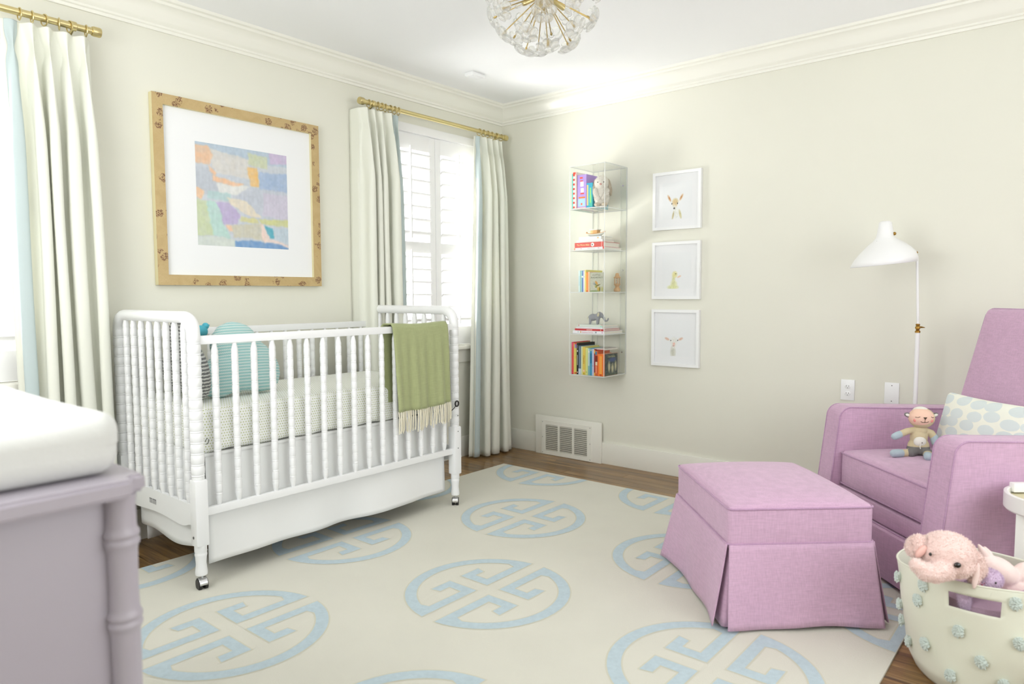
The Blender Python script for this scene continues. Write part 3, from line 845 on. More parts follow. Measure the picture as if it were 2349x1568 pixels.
def frame(root, hw, hh, fw, fd, m, mback=None, bev=.0015, name='frame_rail'):
    for pts in ([(-hw, -hh), (hw, -hh), (hw-fw, -hh+fw), (-hw+fw, -hh+fw)], [(hw, -hh), (hw, hh), (hw-fw, hh-fw), (hw-fw, -hh+fw)],
                [(hw, hh), (-hw, hh), (-hw+fw, hh-fw), (hw-fw, hh-fw)], [(-hw, hh), (-hw, -hh), (-hw+fw, -hh+fw), (-hw+fw, hh-fw)]):
        mb = MB(); mb.poly(pts, 0, fd); 
        if mback:
            for f in mb.bm.faces:
                f.normal_update()
                if abs(f.normal.z) < .5: f.material_index = 1
        mb.build(name, [m, mback or m], root, smooth=False)
art.rotation_euler = (PI/2, 0, 0)      # local +Z faces the room
frame(art, hw, hh, fw, fd, m_burl, m_fside)
MB().box((-hw+fw-.002, -hh+fw-.002, .004), (hw-fw+.002, hh-fw+.002, .016)).build('mat_board', m_matb, art, smooth=False)
# abstract colour patches
rs = np.random.RandomState(4)
def smooth_noise(u, v, f, seed):
    r_ = np.random.RandomState(seed); g = r_.rand(f+2, f+2); a = u*f; b = v*f; i = np.floor(a).astype(int); j = np.floor(b).astype(int)
    fa = a-i; fb = b-j; fa = fa*fa*(3-2*fa); fb = fb*fb*(3-2*fb)
    return (g[j, i]*(1-fa)+g[j, i+1]*fa)*(1-fb)+(g[j+1, i]*(1-fa)+g[j+1, i+1]*fa)*fb
def abstract(u, v):
    V_ = 1-v      # 0 top
    uu = u+.03*(smooth_noise(u, v, 9, 1)-.5)+.012*(smooth_noise(u, v, 40, 2)-.5); vv = V_+.03*(smooth_noise(u, v, 8, 3)-.5)+.012*(smooth_noise(u, v, 36, 4)-.5)
    c = np.zeros(u.shape+(3,)); c[:] = np.array((198, 204, 212))/255
    def patch(poly, col, al=1.0):
        p = np.array(poly); ins = np.zeros(u.shape, bool); n = len(p); j = n-1
        for i in range(n):
            cond = ((p[i, 1] > vv) != (p[j, 1] > vv)) & (uu < (p[j, 0]-p[i, 0])*(vv-p[i, 1])/(p[j, 1]-p[i, 1]+1e-9)+p[i, 0]); ins ^= cond; j = i
        k = ins[..., None]*al*(.85+.3*(smooth_noise(uu, vv, 30, n+int(col[0]))-.5))[..., None]; c[:] = c*(1-k)+np.array(col)/255*k
    patch([(-.1, -.1), (1.1, -.1), (1.1, .12), (-.1, .1)], (176, 194, 210)); patch([(.15, .05), (.56, .1), (.56, .3), (.18, .27)], (214, 210, 204))
    patch([(-.1, .02), (.13, .03), (.17, .12), (.15, .21), (-.1, .2)], (232, 188, 150)); patch([(.56, .03), (.76, .05), (.76, .16), (.56, .15)], (202, 208, 172))
    patch([(.76, -.1), (1.1, -.1), (1.1, .08), (.8, .1)], (200, 182, 212)); patch([(.66, .2), (1.1, .2), (1.1, .4), (.66, .4)], (160, 182, 214))
    patch([(.55, .17), (.65, .17), (.66, .37), (.56, .36)], (236, 190, 118)); patch([(-.1, .24), (.2, .24), (.22, .5), (-.1, .5)], (186, 192, 202))
    patch([(.17, .30), (.5, .36), (.42, .385), (.18, .36)], (240, 192, 152)); patch([(.14, .22), (.22, .28), (.2, .3), (.15, .28)], (240, 192, 152)); patch([(.2, .38), (.55, .37), (.56, .47), (.22, .47)], (226, 226, 222))
    patch([(.12, .46), (.35, .46), (.35, .54), (.1, .54)], (176, 205, 205)); patch([(-.05, .42), (.07, .46), (.07, .5), (.03, .56), (-.05, .5)], (240, 194, 152))
    patch([(.54, .38), (1.1, .4), (1.1, .72), (.5, .7), (.4, .5)], (190, 196, 208)); patch([(.72, .43), (1.1, .43), (1.1, .7), (.7, .66)], (202, 196, 214))
    patch([(.3, .5), (.5, .52), (.7, .68), (.55, .68), (.35, .58)], (230, 218, 196)); patch([(-.1, .56), (.1, .56), (.17, .9), (-.1, .9)], (198, 210, 168))
    patch([(.09, .56), (.22, .57), (.33, .92), (.16, .9)], (180, 215, 205)); patch([(.2, .57), (.32, .56), (.46, .68), (.4, .76), (.28, .78)], (184, 168, 208))
    patch([(.46, .69), (.64, .7), (.66, .76), (.44, .74)], (212, 208, 146)); patch([(.66, .7), (1.1, .68), (1.1, .76), (.68, .745)], (206, 208, 140)); patch([(.3, .78), (.37, .78), (.36, .84), (.32, .84)], (240, 194, 156))
    patch([(.36, .77), (.68, .76), (.76, .92), (.36, .9)], (204, 200, 180)); patch([(.72, .76), (.82, .78), (.82, .88), (.77, .88)], (78, 168, 190)); patch([(.82, .78), (1.1, .77), (1.1, .95), (.84, .9)], (186, 202, 214))
    patch([(.66, .74), (.72, .76), (.78, .9), (1.1, .97), (1.1, 1.0), (.7, .93)], (240, 214, 204)); patch([(.38, .94), (.8, .93), (1.1, .99), (1.1, 1.1), (.38, 1.1)], (104, 148, 200)); patch([(-.1, .9), (.38, .92), (.38, 1.1), (-.1, 1.1)], (208, 216, 208))
    for _ in range(2):
        p_ = np.pad(c, ((1, 1), (1, 1), (0, 0)), 'edge'); c = (p_[:-2, 1:-1]+p_[2:, 1:-1]+p_[1:-1, :-2]+p_[1:-1, 2:]+2*c)/6
    c = c*.93+.07*.86
    c += (smooth_noise(u, v, 44, 8)-.5)[..., None]*.035+(smooth_noise(u, v*.2, 60, 9)-.5)[..., None]*.03
    return c
print_panel('painting', .527, .527, 130, 130, abstract, m_paint, art, Matrix.Translation((-2.167-(AX0+AX1)/2, 1.7235-(AZ0+AZ1)/2, .0165)))
def glazing(root, hw, hh, z):
    MB().box((-hw, -hh, z), (hw, hh, z+.0015)).build('glazing', m_glass, root, smooth=False)

# ================================================================== ANIMAL PRINTS ON THE RIGHT WALL
def ell(u, v, cx, cy, rx, ry, an=0):
    a = math.radians(an); x = u-cx; y = v-cy; X_ = x*math.cos(a)+y*math.sin(a); Y_ = -x*math.sin(a)+y*math.cos(a)
    return np.clip(1.5-((X_/rx)**2+(Y_/ry)**2)**.5*1.5, 0, 1)**.6
def paper(fnlist):
    def f(u, v):
        c = np.zeros(u.shape+(3,)); c[:] = np.array((238, 240, 241))/255
        nz_ = (smooth_noise(u, v, 60, 3)-.5)*.12
        for cx, cy, rx, ry, an, col in fnlist:
            k = ell(u, v, cx, cy, rx, ry, an)[..., None]*.95; c = c*(1-k)+(np.array(col)/255+nz_[..., None])*k
        return c
    return f
fawn = paper([(.37, .10, .035, .15, -14, (200, 188, 142)), (.61, .12, .045, .16, 16, (208, 200, 152)), (.48, .16, .085, .20, 0, (232, 234, 228)), (.45, .28, .05, .1, 0, (232, 234, 228)),
    (.235, .57, .045, .125, 32, (216, 180, 140)), (.245, .565, .022, .08, 32, (198, 140, 92)), (.645, .575, .045, .12, -34, (222, 188, 146)), (.64, .575, .022, .08, -34, (200, 146, 98)), (.44, .475, .12, .10, 0, (210, 192, 140)), (.43, .42, .105, .11, 0, (220, 196, 150)), (.415, .34, .055, .07, 0, (230, 226, 212)), (.405, .29, .036, .03, 0, (66, 60, 56)), (.325, .42, .022, .026, 0, (66, 60, 54)), (.515, .42, .022, .026, 0, (66, 60, 54))])
duck = paper([(.39, .04, .22, .08, 0, (222, 226, 166)), (.42, .12, .13, .14, 8, (226, 228, 174)), (.41, .26, .065, .15, 0, (224, 224, 176)), (.45, .39, .105, .105, 0, (228, 222, 156)), (.60, .33, .085, .03, 20, (240, 204, 176)), (.485, .41, .018, .018, 0, (56, 56, 46))])
goat = paper([(.42, .1, .11, .22, 0, (208, 208, 194)), (.21, .47, .10, .042, -18, (224, 190, 170)), (.68, .48, .10, .042, 20, (224, 190, 170)), (.45, .41, .15, .14, 0, (232, 232, 226)), (.45, .30, .095, .10, 0, (234, 232, 226)), (.45, .34, .05, .045, 0, (234, 188, 174)), (.44, .285, .05, .018, 0, (206, 156, 146)), (.34, .43, .02, .02, 0, (64, 60, 54)), (.58, .44, .02, .02, 0, (64, 60, 54))])
for (zc, fn, nm) in ((1.797, fawn, 'topmost white picture frame, holding a fawn portrait'), (1.349, duck, 'middle white picture frame, holding a yellow duckling portrait'), (.911, goat, 'lowest white picture frame, holding a baby goat portrait')):
    pr = empty('framed_print', (-.001, -1.488, zc), label=nm, cat='picture', group='animal prints beside the clear shelf')
    pr.rotation_euler = (PI/2, 0, -PI/2)
    frame(pr, .168, .185, .019, .024, m_white)
    mb = MB(); mb.box((-.15, -.167, .003), (.15, .167, .010)); mb.build('mat_board', m_matb, pr, smooth=False)
    print_panel('animal_portrait', .205, .235, 82, 94, fn, m_print, pr, Matrix.Translation((0, 0, .0104)))
    glazing(pr, .150, .167, .0145)

# ================================================================== VENT, OUTLETS, DETECTOR
vg = empty('floor_vent', (-.0345, -.635, .131), label='white louvered air return grille set into the baseboard', cat='vent'); vg.rotation_euler = (PI/2, 0, -PI/2)
mb = MB(); HWv, HHv = .222, .128
cols = [(-.186, -.073), (-.056, .056), (.073, .186)]
for a, b in ((-HWv, -.186), (-.073, -.056), (.056, .073), (.186, HWv)): mb.box((a, -.098, 0), (b, .098, .006))
mb.box((-HWv, .098, 0), (HWv, HHv, .006)); mb.box((-HWv, -HHv, 0), (HWv, -.098, .006))
mb.build('grille_frame', m_trim, vg, smooth=False)
MB().box((-HWv+.004, -HHv+.004, -.0002), (HWv-.004, HHv-.004, .0004)).build('dark_duct', m_dark, vg, smooth=False)
sl = None
for a, b in cols:
    for k in range(14):
        z = -.0915+k*.01405
        if sl is None:
            sl = MB().box((-.0565, -.0060, -.0006), (.0565, .0060, .0006)).build('slat', m_trim, vg, smooth=False); o_ = sl
        else: o_ = sl.copy(); COL.objects.link(o_); o_.parent = vg
        o_.location = ((a+b)/2, z, .0038); o_.rotation_euler = (math.radians(30), 0, 0)
mb = MB()
for x in (-.212, .212):
    for y in (-.115, 0, .115): mb.ball((x, y, .006), (.003, .003, .0015), u=8, v=5)
mb.build('screws', m_screw, vg)['kind'] = 'stuff'
def outlet(loc, rz, label, blank=False, n='wall_outlet'):
    r = empty(n, loc, label=label, cat='outlet' if not blank else 'wall plate'); r.rotation_euler = (PI/2, 0, rz)
    MB().box((-.036, -.058, 0), (.036, .058, .006), bevel=.003).build('cover_plate', m_white, r)
    if blank:
        mb = MB()
        for y in (-.042, .042): mb.ball((0, y, .006), (.003, .003, .0012), u=8, v=5)
        mb.build('screws', m_screw, r)['kind'] = 'stuff'
        return r
    for y in (-.020, .020):
        mb = MB(); mb.lathe([(.0165, .0055), (.0165, .0075), (.015, .0082), (.001, .0082)], 20, mtx=Matrix.Translation((0, y, 0)) @ Matrix.Diagonal((1, .82, 1, 1)))
        rc = mb.build('receptacle', m_white, r)
        mb = MB(); mb.box((-.0075, y-.001, .0080), (-.0055, y+.007, .0086)); mb.box((.0055, y-.001, .0080), (.0075, y+.007, .0086)); mb.ball((0, y-.008, .0082), (.0022, .0022, .0006), u=8, v=4)
        mb.build('slots', m_dark, rc)
outlet((-.0005, -2.537, .66), -PI/2, 'white duplex wall outlet left of the floor lamp')
outlet((-.0005, -2.758, .66), -PI/2, 'white blank wall plate just left of the lamp pole', True, 'blank_plate')
outlet((-1.74, -.0005, .60), 0, 'small white outlet seen between the back spindles of the crib')
sd = empty('smoke_detector', (-.77, -.43, H), label='small flat white box fixed to the ceiling', cat='detector')
MB().box((-.058, -.035, -.022), (.058, .035, 0), bevel=.004).build('housing', m_white, sd)
MB().box((-.05, -.028, -.024), (.05, .028, -.021), bevel=.001).build('faceplate', m_matb, sd)
# ================================================================== ACRYLIC WALL SHELF AND ITS CONTENTS
SY0, SY1, SX = -1.115, -.835, -.28
LV = [.655, .933, 1.213, 1.493, 1.768, 2.05]
shelf = empty('wall_shelf', (-.0005, (SY0+SY1)/2, LV[0]), label='tall clear acrylic cube shelf hanging on the right wall', cat='shelf'); sho = Vector(shelf.location)
T_ = .0055
def acr(name, lo, hi):
    mb = MB(); mb.box(Vector(lo)-sho, Vector(hi)-sho)
    d = sorted(range(3), key=lambda i: abs(hi[i]-lo[i]))[0]
    for f in mb.bm.faces:
        f.normal_update()
        f.material_index = 0 if abs(f.normal[d]) > .5 else 1
    return mb.build(name, [m_acryl, m_acedge], shelf, smooth=False)
acr('side_panel', (SX, SY0, LV[0]-T_), (-.001, SY0+T_, LV[-1])); acr('side_panel', (SX, SY1-T_, LV[0]-T_), (-.001, SY1, LV[-1]))
for z in LV: acr('shelf_board', (SX, SY0+T_+.0004, z-T_), (-.001, SY1-T_-.0004, z))

for a_, b_ in ((SY1-.048, SY1-T_-.0005), (SY0+T_+.0005, SY0+.048)):
    for k in range(5): acr('back_strip', (-.0062, a_, LV[k]+.0005), (-.0012, b_, LV[k+1]-T_-.0005))
mb = MB()
for z in (.80, 1.36, 1.93):
    for y in (SY0+.028, SY1-.028):
        mb.lathe([(.001, .0062), (.0055, .0062), (.0055, .012), (.004, .014), (.001, .014)], 12, mtx=Matrix.Translation(Vector((-.0005, y, z))-sho) @ R3(0, -PI/2, 0))
mb.build('mounting_screws', m_chrome, shelf)['kind'] = 'stuff'
m_page = mat('book_pages', (238, 234, 222), .9, bump=.3, bscale=300, stretch=(1, 1, 20))
m_ink = mat('dark_ink', (52, 48, 44), .8); m_wink = mat('white_ink', (246, 244, 236), .8); m_cink = mat('cream_ink', (250, 228, 170), .8); m_rink = mat('pink_ink', (214, 160, 170), .8)
def cov(col): return mat('cover_%02x%02x%02x' % tuple(col), col, .4)
def book(name, label, x_front, ya, yb, z, h, depth, col, vertical=True, hard=True, group=None, marks=(), txt=None, txm=None, tsz=None, rz=0, tilt=0, cat='book', page=None):
    """upright: spine faces -x between ya..yb, height h.  flat: ya..yb along the spine, thickness h"""
    w = yb-ya
    r = empty(name, (x_front, (ya+yb)/2, z), rz=rz, label=label, cat=cat, group=group); c = cov(col); t_ = .0022 if hard else .0008
    if tilt: r.rotation_euler = (tilt, 0, rz)
    mb = MB()
    if vertical:
        mb.box((0, -w/2, 0), (depth, -w/2+t_, h)); mb.box((0, w/2-t_, 0), (depth, w/2, h)); mb.box((-.0008, -w/2, 0), (t_, w/2, h), bevel=.0012, seg=2)
        mb.build('cover', c, r, smooth=False)
        e = .003 if hard else .0005
        MB().box((t_, -w/2+t_, e), (depth-e, w/2-t_, h-e)).build('pages', page or m_page, r, smooth=False)
    else:
        mb.box((0, -w/2, 0), (depth, w/2, t_)); mb.box((0, -w/2, h-t_), (depth, w/2, h)); mb.box((-.0008, -w/2, 0), (t_, w/2, h), bevel=.0012, seg=2)
        mb.build('cover', c, r, smooth=False)
        MB().box((t_, -w/2+.004, t_), (depth-.004, w/2-.004, h-t_)).build('pages', page or m_page, r, smooth=False)
    # marks on the spine: (u0,u1,v0,v1,col): u along the spine 0..1, v across 0..1
    for im, mk in enumerate(marks):
        ex = im*.00006
        u0, u1, v0, v1, mc = mk
        mb = MB()
        if vertical: mb.box((-.0012-ex, w/2-v1*w, u0*h), (-.0006, w/2-v0*w, u1*h))
        else: mb.box((-.0012-ex, w/2-u1*w, v0*h), (-.0006, w/2-u0*w, v1*h))
        mb.build('printed_mark', cov(mc), r, smooth=False)
    if txt:
        if vertical: fm_ = frame_mtx((-.0015, 0, h*.55), (0, 0, -1), (0, 1, 0)) if False else frame_mtx((-.0019, 0, h*.55), (0, 0, -1), (0, -1, 0))
        else: fm_ = frame_mtx((-.0018, w*(.20 if 'Moms' in txt else .02), h*.5), (0, -1, 0), (0, 0, 1))
        lettering(txt, tsz or (w*.6 if vertical else h*.62), txm or m_ink, r, fm_, depth=.0002)
    return r
G1, G2, G3, G4, G5 = ('books on the top level of the clear shelf', 'books stacked flat on the second level', 'books on the middle level', 'books stacked flat on the fourth level', 'books on the bottom level of the clear shelf')
z = LV[4]+.0002
book('book', 'teal backed board book at the far left of the top level', -.262, -.853, -.843, z, .235, .215, (88, 190, 178), group=G1)
book('book', 'book with red and white checked spine on the top level', -.265, -.883, -.854, z, .243, .23, (238, 226, 220), group=G1, marks=[(k/8+.02, k/8+.075, .0, .5, (214, 66, 52)) for k in range(8)]+[(.94, 1, 0, 1, (222, 80, 60)), (0, 1, .72, 1, (240, 190, 180))])
bk = book('book', 'thick purple picture book with a red striped drawing on its spine', -.262, -.959, -.885, z, .222, .20, (176, 150, 214), group=G1, marks=[(.42, .46, .35, .75, (222, 84, 70)), (.30, .345, .16, .86, (238, 128, 58)), (.06, .29, .12, .88, (164, 204, 232)), (.10, .16, .4, .58, (228, 110, 80)), (.88, .93, .3, .6, (226, 84, 74)), (.80, .83, .32, .62, (226, 84, 74)), (.65, .79, .36, .7, (236, 232, 238)), (.475, .6, .4, .72, (240, 238, 240)), (.01, .035, .05, .9, (236, 190, 190))])
book('book', 'blue green book with an orange bar on its spine on the top level', -.262, -1.008, -.961, z, .162, .19, (64, 168, 196), group=G1, marks=[(.1, .92, .05, .28, (248, 200, 130)), (.05, .5, .45, .95, (78, 190, 170)), (.2, .8, .55, .75, (150, 214, 120))])
# plush sheep like animal on the top level
m_fur = mat('cream_plush', (232, 228, 218), .95, bump=1.0, bscale=220, sheen=.5); m_furb = mat('tan_plush', (200, 188, 168), .95, bump=1.0, bscale=160, sheen=.5)
m_eye = mat('glossy_black_eye', (22, 20, 20), .12, coat=.6); m_pinkn = mat('pink_nose', (206, 160, 150), .7)
def fuzzy(mb, amp, seed=0, f=60):
    from mathutils import noise
    for v in mb.bm.verts:
        n = noise.noise(v.co*f+Vector((seed, 0, 0))); nr = v.normal if v.normal.length > .1 else Vector((0, 0, 1)); v.co += nr*n*amp
    return mb
def blob(parts, sub_=2, amp=0, seed=0, f=60, voxel=.004, name='body', m=None, parent=None):
    """one continuous plush body from overlapping balls/tubes joined by a voxel remesh"""
    mb = MB()
    for p in parts:
        if p[0] == 'b': mb.ball(p[1], p[2], mtx=p[3] if len(p) > 3 else None, u=18, v=12)
        else: mb.tube(p[1], p[2], 12); 
    for p in parts:
        if p[0] == 't':
            for e, rr_ in ((p[1][0], p[2][0]), (p[1][-1], p[2][-1])): mb.ball(e, rr_, u=12, v=8)
    o = mb.build(name, m, parent, normals=True)
    md = o.modifiers.new('join', 'REMESH'); md.mode = 'VOXEL'; md.voxel_size = voxel; md.use_smooth_shade = True
    ms = o.modifiers.new('soft', 'SMOOTH'); ms.iterations = 4; ms.factor = .6
    if amp:
        tx = bpy.data.textures.new('plush_%s' % name, 'CLOUDS'); tx.noise_scale = 1/f*1.0
        dm = o.modifiers.new('plush', 'DISPLACE'); dm.texture = tx; dm.strength = amp; dm.mid_level = .5
    return o
def fur(o, m, n, ln, seed=1, wd=.0011):
    """short plush pile standing on a body, one stuff part"""
    dg = bpy.context.evaluated_depsgraph_get(); me = o.evaluated_get(dg).to_mesh(); rs_ = np.random.RandomState(seed)
    nv = len(me.vertices); co_ = np.zeros(nv*3); no_ = np.zeros(nv*3); me.vertices.foreach_get('co', co_); me.vertex_normals.foreach_get('vector', no_)
    co_ = co_.reshape(-1, 3); no_ = no_.reshape(-1, 3); idx = rs_.randint(0, nv, n)
    j1 = co_[idx]+rs_.normal(0, .0012, (n, 3)); nn = no_[idx]+rs_.normal(0, .45, (n, 3)); nn[:, 2] -= .25; nn /= np.linalg.norm(nn, axis=1)[:, None]
    sd_ = np.cross(nn, rs_.normal(0, 1, (n, 3))); sd_ /= np.linalg.norm(sd_, axis=1)[:, None]
    L_s = ln*(.5+rs_.rand(n))[:, None]
    V_ = np.stack([j1-sd_*wd*.8-nn*.001, j1+sd_*wd*.8-nn*.001, j1+nn*L_s], 1).reshape(-1, 3)
    F_ = np.arange(3*n).reshape(-1, 3); mm = bpy.data.meshes.new('fur'); mm.from_pydata(V_.tolist(), [], F_.tolist()); mm.materials.append(m)
    f_ = bpy.data.objects.new('fur', mm); COL.objects.link(f_); f_.parent = o; f_['kind'] = 'stuff'; o.evaluated_get(dg).to_mesh_clear()
    return f_
pl_ = empty('plush_sheep', (-.225, -1.055, LV[4]+.0005), rz=math.radians(205), label='cream plush animal with pink nose standing on the top shelf level', cat='plush toy'); pl_.scale = (1.2, 1.2, 1.22)
blob([('b', (0, 0, .06), (.040, .043, .062)), ('b', (.006, 0, .125), (.040, .040, .042)), ('b', (.028, 0, .115), (.020, .020, .018))], amp=.002, f=50, name='body', m=m_fur, parent=pl_)
for sy in (-1, 1):
    blob([('b', (-.002, .041*sy, .105), (.018, .010, .046), R3(.18*sy, 0, 0))], amp=.0015, f=50, name='ear', m=m_furb, parent=pl_, voxel=.003)
    MB().ball((.040, .016*sy, .128), .0035, u=10, v=8).build('eye', m_eye, pl_)
    blob([('t', [(.02, .030*sy, .085), (.036, .026*sy, .06), (.036, .014*sy, .045)], [.015, .014, .012])], amp=.003, name='arm', m=m_fur, parent=pl_, voxel=.003)
    MB().ball((.028, .020*sy, .012), (.024, .018, .012)).build('foot', m_furb, pl_)
MB().ball((.048, 0, .117), (.005, .007, .005)).build('nose', m_pinkn, pl_)
# second level: flat stack with a pale wooden bird toy on top
z = LV[3]+.0002
book('book', 'white book with red corners at the foot of the second level stack', -.262, -1.098, -.862, z, .015, .225, (236, 234, 236), vertical=False, group=G2, marks=[(0, .035, 0, 1, (226, 150, 110)), (.96, 1, 0, 1, (214, 66, 52)), (.22, .26, .4, .7, (206, 140, 160)), (.8, .84, .4, .7, (190, 150, 170)), (.45, .7, .45, .6, (190, 200, 190))]); z += .0152
b5 = book('book', 'thick red Bible storybook with cream lettering lying in a stack', -.262, -1.094, -.866, z, .0335, .20, (206, 92, 84), vertical=False, group=G2, marks=[(.93, .945, 0, 1, (240, 200, 190))], txt='The Moms Bible', txm=m_cink, tsz=.0155)
MB().lathe([(.001, 0), (.0125, 0), (.0125, .0006), (.001, .0006)], 20, mtx=Matrix.Translation((-.0016, -.030, .0168)) @ R3(0, -PI/2, 0)).build('round_emblem', m_wink, b5)
MB().ball((-.0024, -.028, .0168), (.0005, .004, .006), u=10, v=6).build('emblem_print', m_ink, b5)
z += .0337
book('book', 'thin white book lying on the red storybook', -.258, -1.085, -.878, z, .016, .15, (232, 232, 230), vertical=False, group=G2, marks=[(.2, .95, .3, .5, (206, 210, 206))]); z += .0162
book('book', 'small white book with an orange spot, topmost of its stack', -.250, -1.07, -.892, z, .022, .14, (228, 230, 228), vertical=False, group=G2, marks=[(.82, .88, .35, .75, (226, 176, 110)), (.76, .98, .8, 1, (206, 224, 232))]); z += .0222
m_wgold = mat('gilded_edge', (222, 176, 120), .35, metal=.3); m_porc = mat('pale_porcelain', (226, 226, 216), .25)
to_ = empty('toy_boat', (-.19, -.985, z), rz=math.radians(86), label='small pale boat shaped ornament with orange edges on the book stack', cat='ornament')
mb = MB(); rows = []
for i in range(17):
    t_ = i/16*2-1; hw_ = .024*(1-abs(t_)**2.2)+.001; up_ = .010*abs(t_)**2
    rows.append([Vector((t_*.074, hw_*math.cos(a), .018+up_-(.018*(1-abs(t_)**3))*math.sin(a) if a <= PI else .018+up_)) for a in [PI*k/8 for k in range(9)]])
mb.grid(rows); mb.build('hull', m_porc, to_, solid=.002)
mb = MB(); mb.tube([(x/16*2*.074-.074, .0245*(1-abs(x/16*2-1)**2.2)+.0015, .0195+.010*abs(x/16*2-1)**2) for x in range(17)], .0017, 6); mb.tube([(x/16*2*.074-.074, -.0245*(1-abs(x/16*2-1)**2.2)-.0015, .0195+.010*abs(x/16*2-1)**2) for x in range(17)], .0017, 6); mb.build('gunwale', m_wgold, to_)
MB().box((-.026, -.019, .016), (.030, .019, .044), bevel=.002).build('cabin', m_wgold, to_)
MB().box((-.031, -.023, .044), (.035, .023, .050), bevel=.002).build('cabin_roof', m_porc, to_)
for x_ in (-.074, .074): MB().ball((x_, 0, .032), .006, u=10, v=8).build('finial', m_wgold, to_)
# middle level
z = LV[2]+.0002
b3 = [('pale aqua paperback first in the middle row', -.893, .0135, .143, .17, (206, 228, 224), [(.3, .75, .3, .7, (170, 204, 212))]),
      ('green edged aqua book in the middle row', -.907, .008, .141, .17, (146, 186, 170), []),
      ('light blue and navy spined book in the middle row', -.9155, .016, .143, .17, (150, 200, 214), [(.0, .66, .45, 1, (92, 118, 178)), (.76, 1, .5, 1, (92, 112, 170)), (.68, .74, .1, .9, (240, 240, 232))]),
      ('thin white spined book in the middle row', -.932, .0105, .141, .16, (226, 226, 236), [(.7, .73, .3, .7, (150, 150, 190))]),
      ('yellow green tall book with a mustard top in the middle row', -.943, .0105, .147, .20, (226, 220, 130), [(.5, 1, .5, 1, (240, 212, 120))]),
      ('bright orange spined book in the middle row', -.954, .0165, .131, .10, (240, 138, 62), [(.05, .95, .3, .62, (250, 176, 92)), (.02, .07, .3, .7, (196, 66, 30))]),
      ('peach spined paperback beside the orange book', -.971, .0105, .134, .10, (238, 206, 176), [(.1, .9, .4, .6, (220, 196, 150))]),
      ('tan spined book beside the leaf covered picture book', -.982, .006, .130, .10, (188, 160, 112), [])]
for lab_, y0, w_, h_, d_, col, mk in b3: book('book', lab_, -.255, y0-w_, y0, z, h_, d_, col, group=G3, marks=mk)
fb = empty('book', (-.258, -1.045, z), rz=math.radians(7), label='grey green picture book facing out with a brown leafy drawing', cat='book', group=G3)
def leafy(u, v):
    c = np.zeros(u.shape+(3,)); c[:] = np.array((184, 186, 168))/255; c += (smooth_noise(u, v, 20, 5)-.5)[..., None]*.06
    for cx, cy, rx, ry, an, col in ((.48, .45, .16, .09, -50, (196, 146, 72)), (.40, .38, .05, .13, 60, (110, 130, 100)), (.30, .42, .08, .09, 0, (150, 154, 160)), (.60, .34, .2, .04, 15, (110, 100, 50)), (.45, .28, .10, .08, 0, (122, 118, 44)), (.62, .14, .12, .16, 10, (196, 164, 84)), (.72, .14, .06, .15, 0, (116, 110, 36)), (.9, .14, .09, .16, 0, (172, 170, 110)), (.42, .30, .035, .03, 0, (220, 214, 140)), (.3, .04, .5, .05, 0, (130, 150, 100))):
        k = ell(u, v, cx, cy, rx, ry, an)[..., None]; c = c*(1-k)+np.array(col)/255*k
    return c
MB().box((0, -.045, 0), (.008, .053, .128)).build('cover', cov((178, 182, 166)), fb, smooth=False)
print_panel('cover_picture', .098, .128, 50, 64, leafy, m_print, fb, frame_mtx((-.0004, .004, .064), (0, -1, 0), (0, 0, 1)))
mgi = mat('grey_green_ink', (120, 124, 104), .8)
lettering('A LITTLE', .0145, mgi, fb, frame_mtx((-.0008, .008, .111), (0, -1, 0), (0, 0, 1)))
lettering('BUG WORLD', .0145, mgi, fb, frame_mtx((-.0008, .004, .094), (0, -1, 0), (0, 0, 1)))
# wooden lantern toy
m_lw = mat('pale_turned_wood', (208, 168, 124), .5, var=.12, vscale=40, stretch=(1, 1, 4))
wl = empty('wooden_lantern', (-.075, -1.085, LV[2]+.0003), label='turned pale wood toy lantern standing at the right of the middle level', cat='toy')
MB().lathe([(.015, 0), (.021, .003), (.0235, .012), (.021, .022), (.014, .029), (.0125, .036), (.017, .040), (.017, .045), (.022, .047), (.0225, .053), (.019, .054), (.001, .054)], 24).build('base', m_lw, wl)
mb = MB()
for k in range(4):
    a = PI/4+k*PI/2; mb.tube([(.0165*math.cos(a), .0165*math.sin(a), .052), (.0165*math.cos(a), .0165*math.sin(a), .094)], .0032, 8)
mb.build('posts', m_lw, wl)['kind'] = 'stuff'
MB().lathe([(.001, .092), (.019, .092), (.0235, .094), (.0235, .100), (.017, .102), (.016, .108), (.013, .110), (.012, .120), (.008, .126), (.001, .127)], 24).build('cap', m_lw, wl)
fg = MB(); fg.ball((0, 0, .066), (.006, .006, .012)); fg.ball((0, 0, .083), .0055); fg.build('tiny_figure', m_wink, wl)
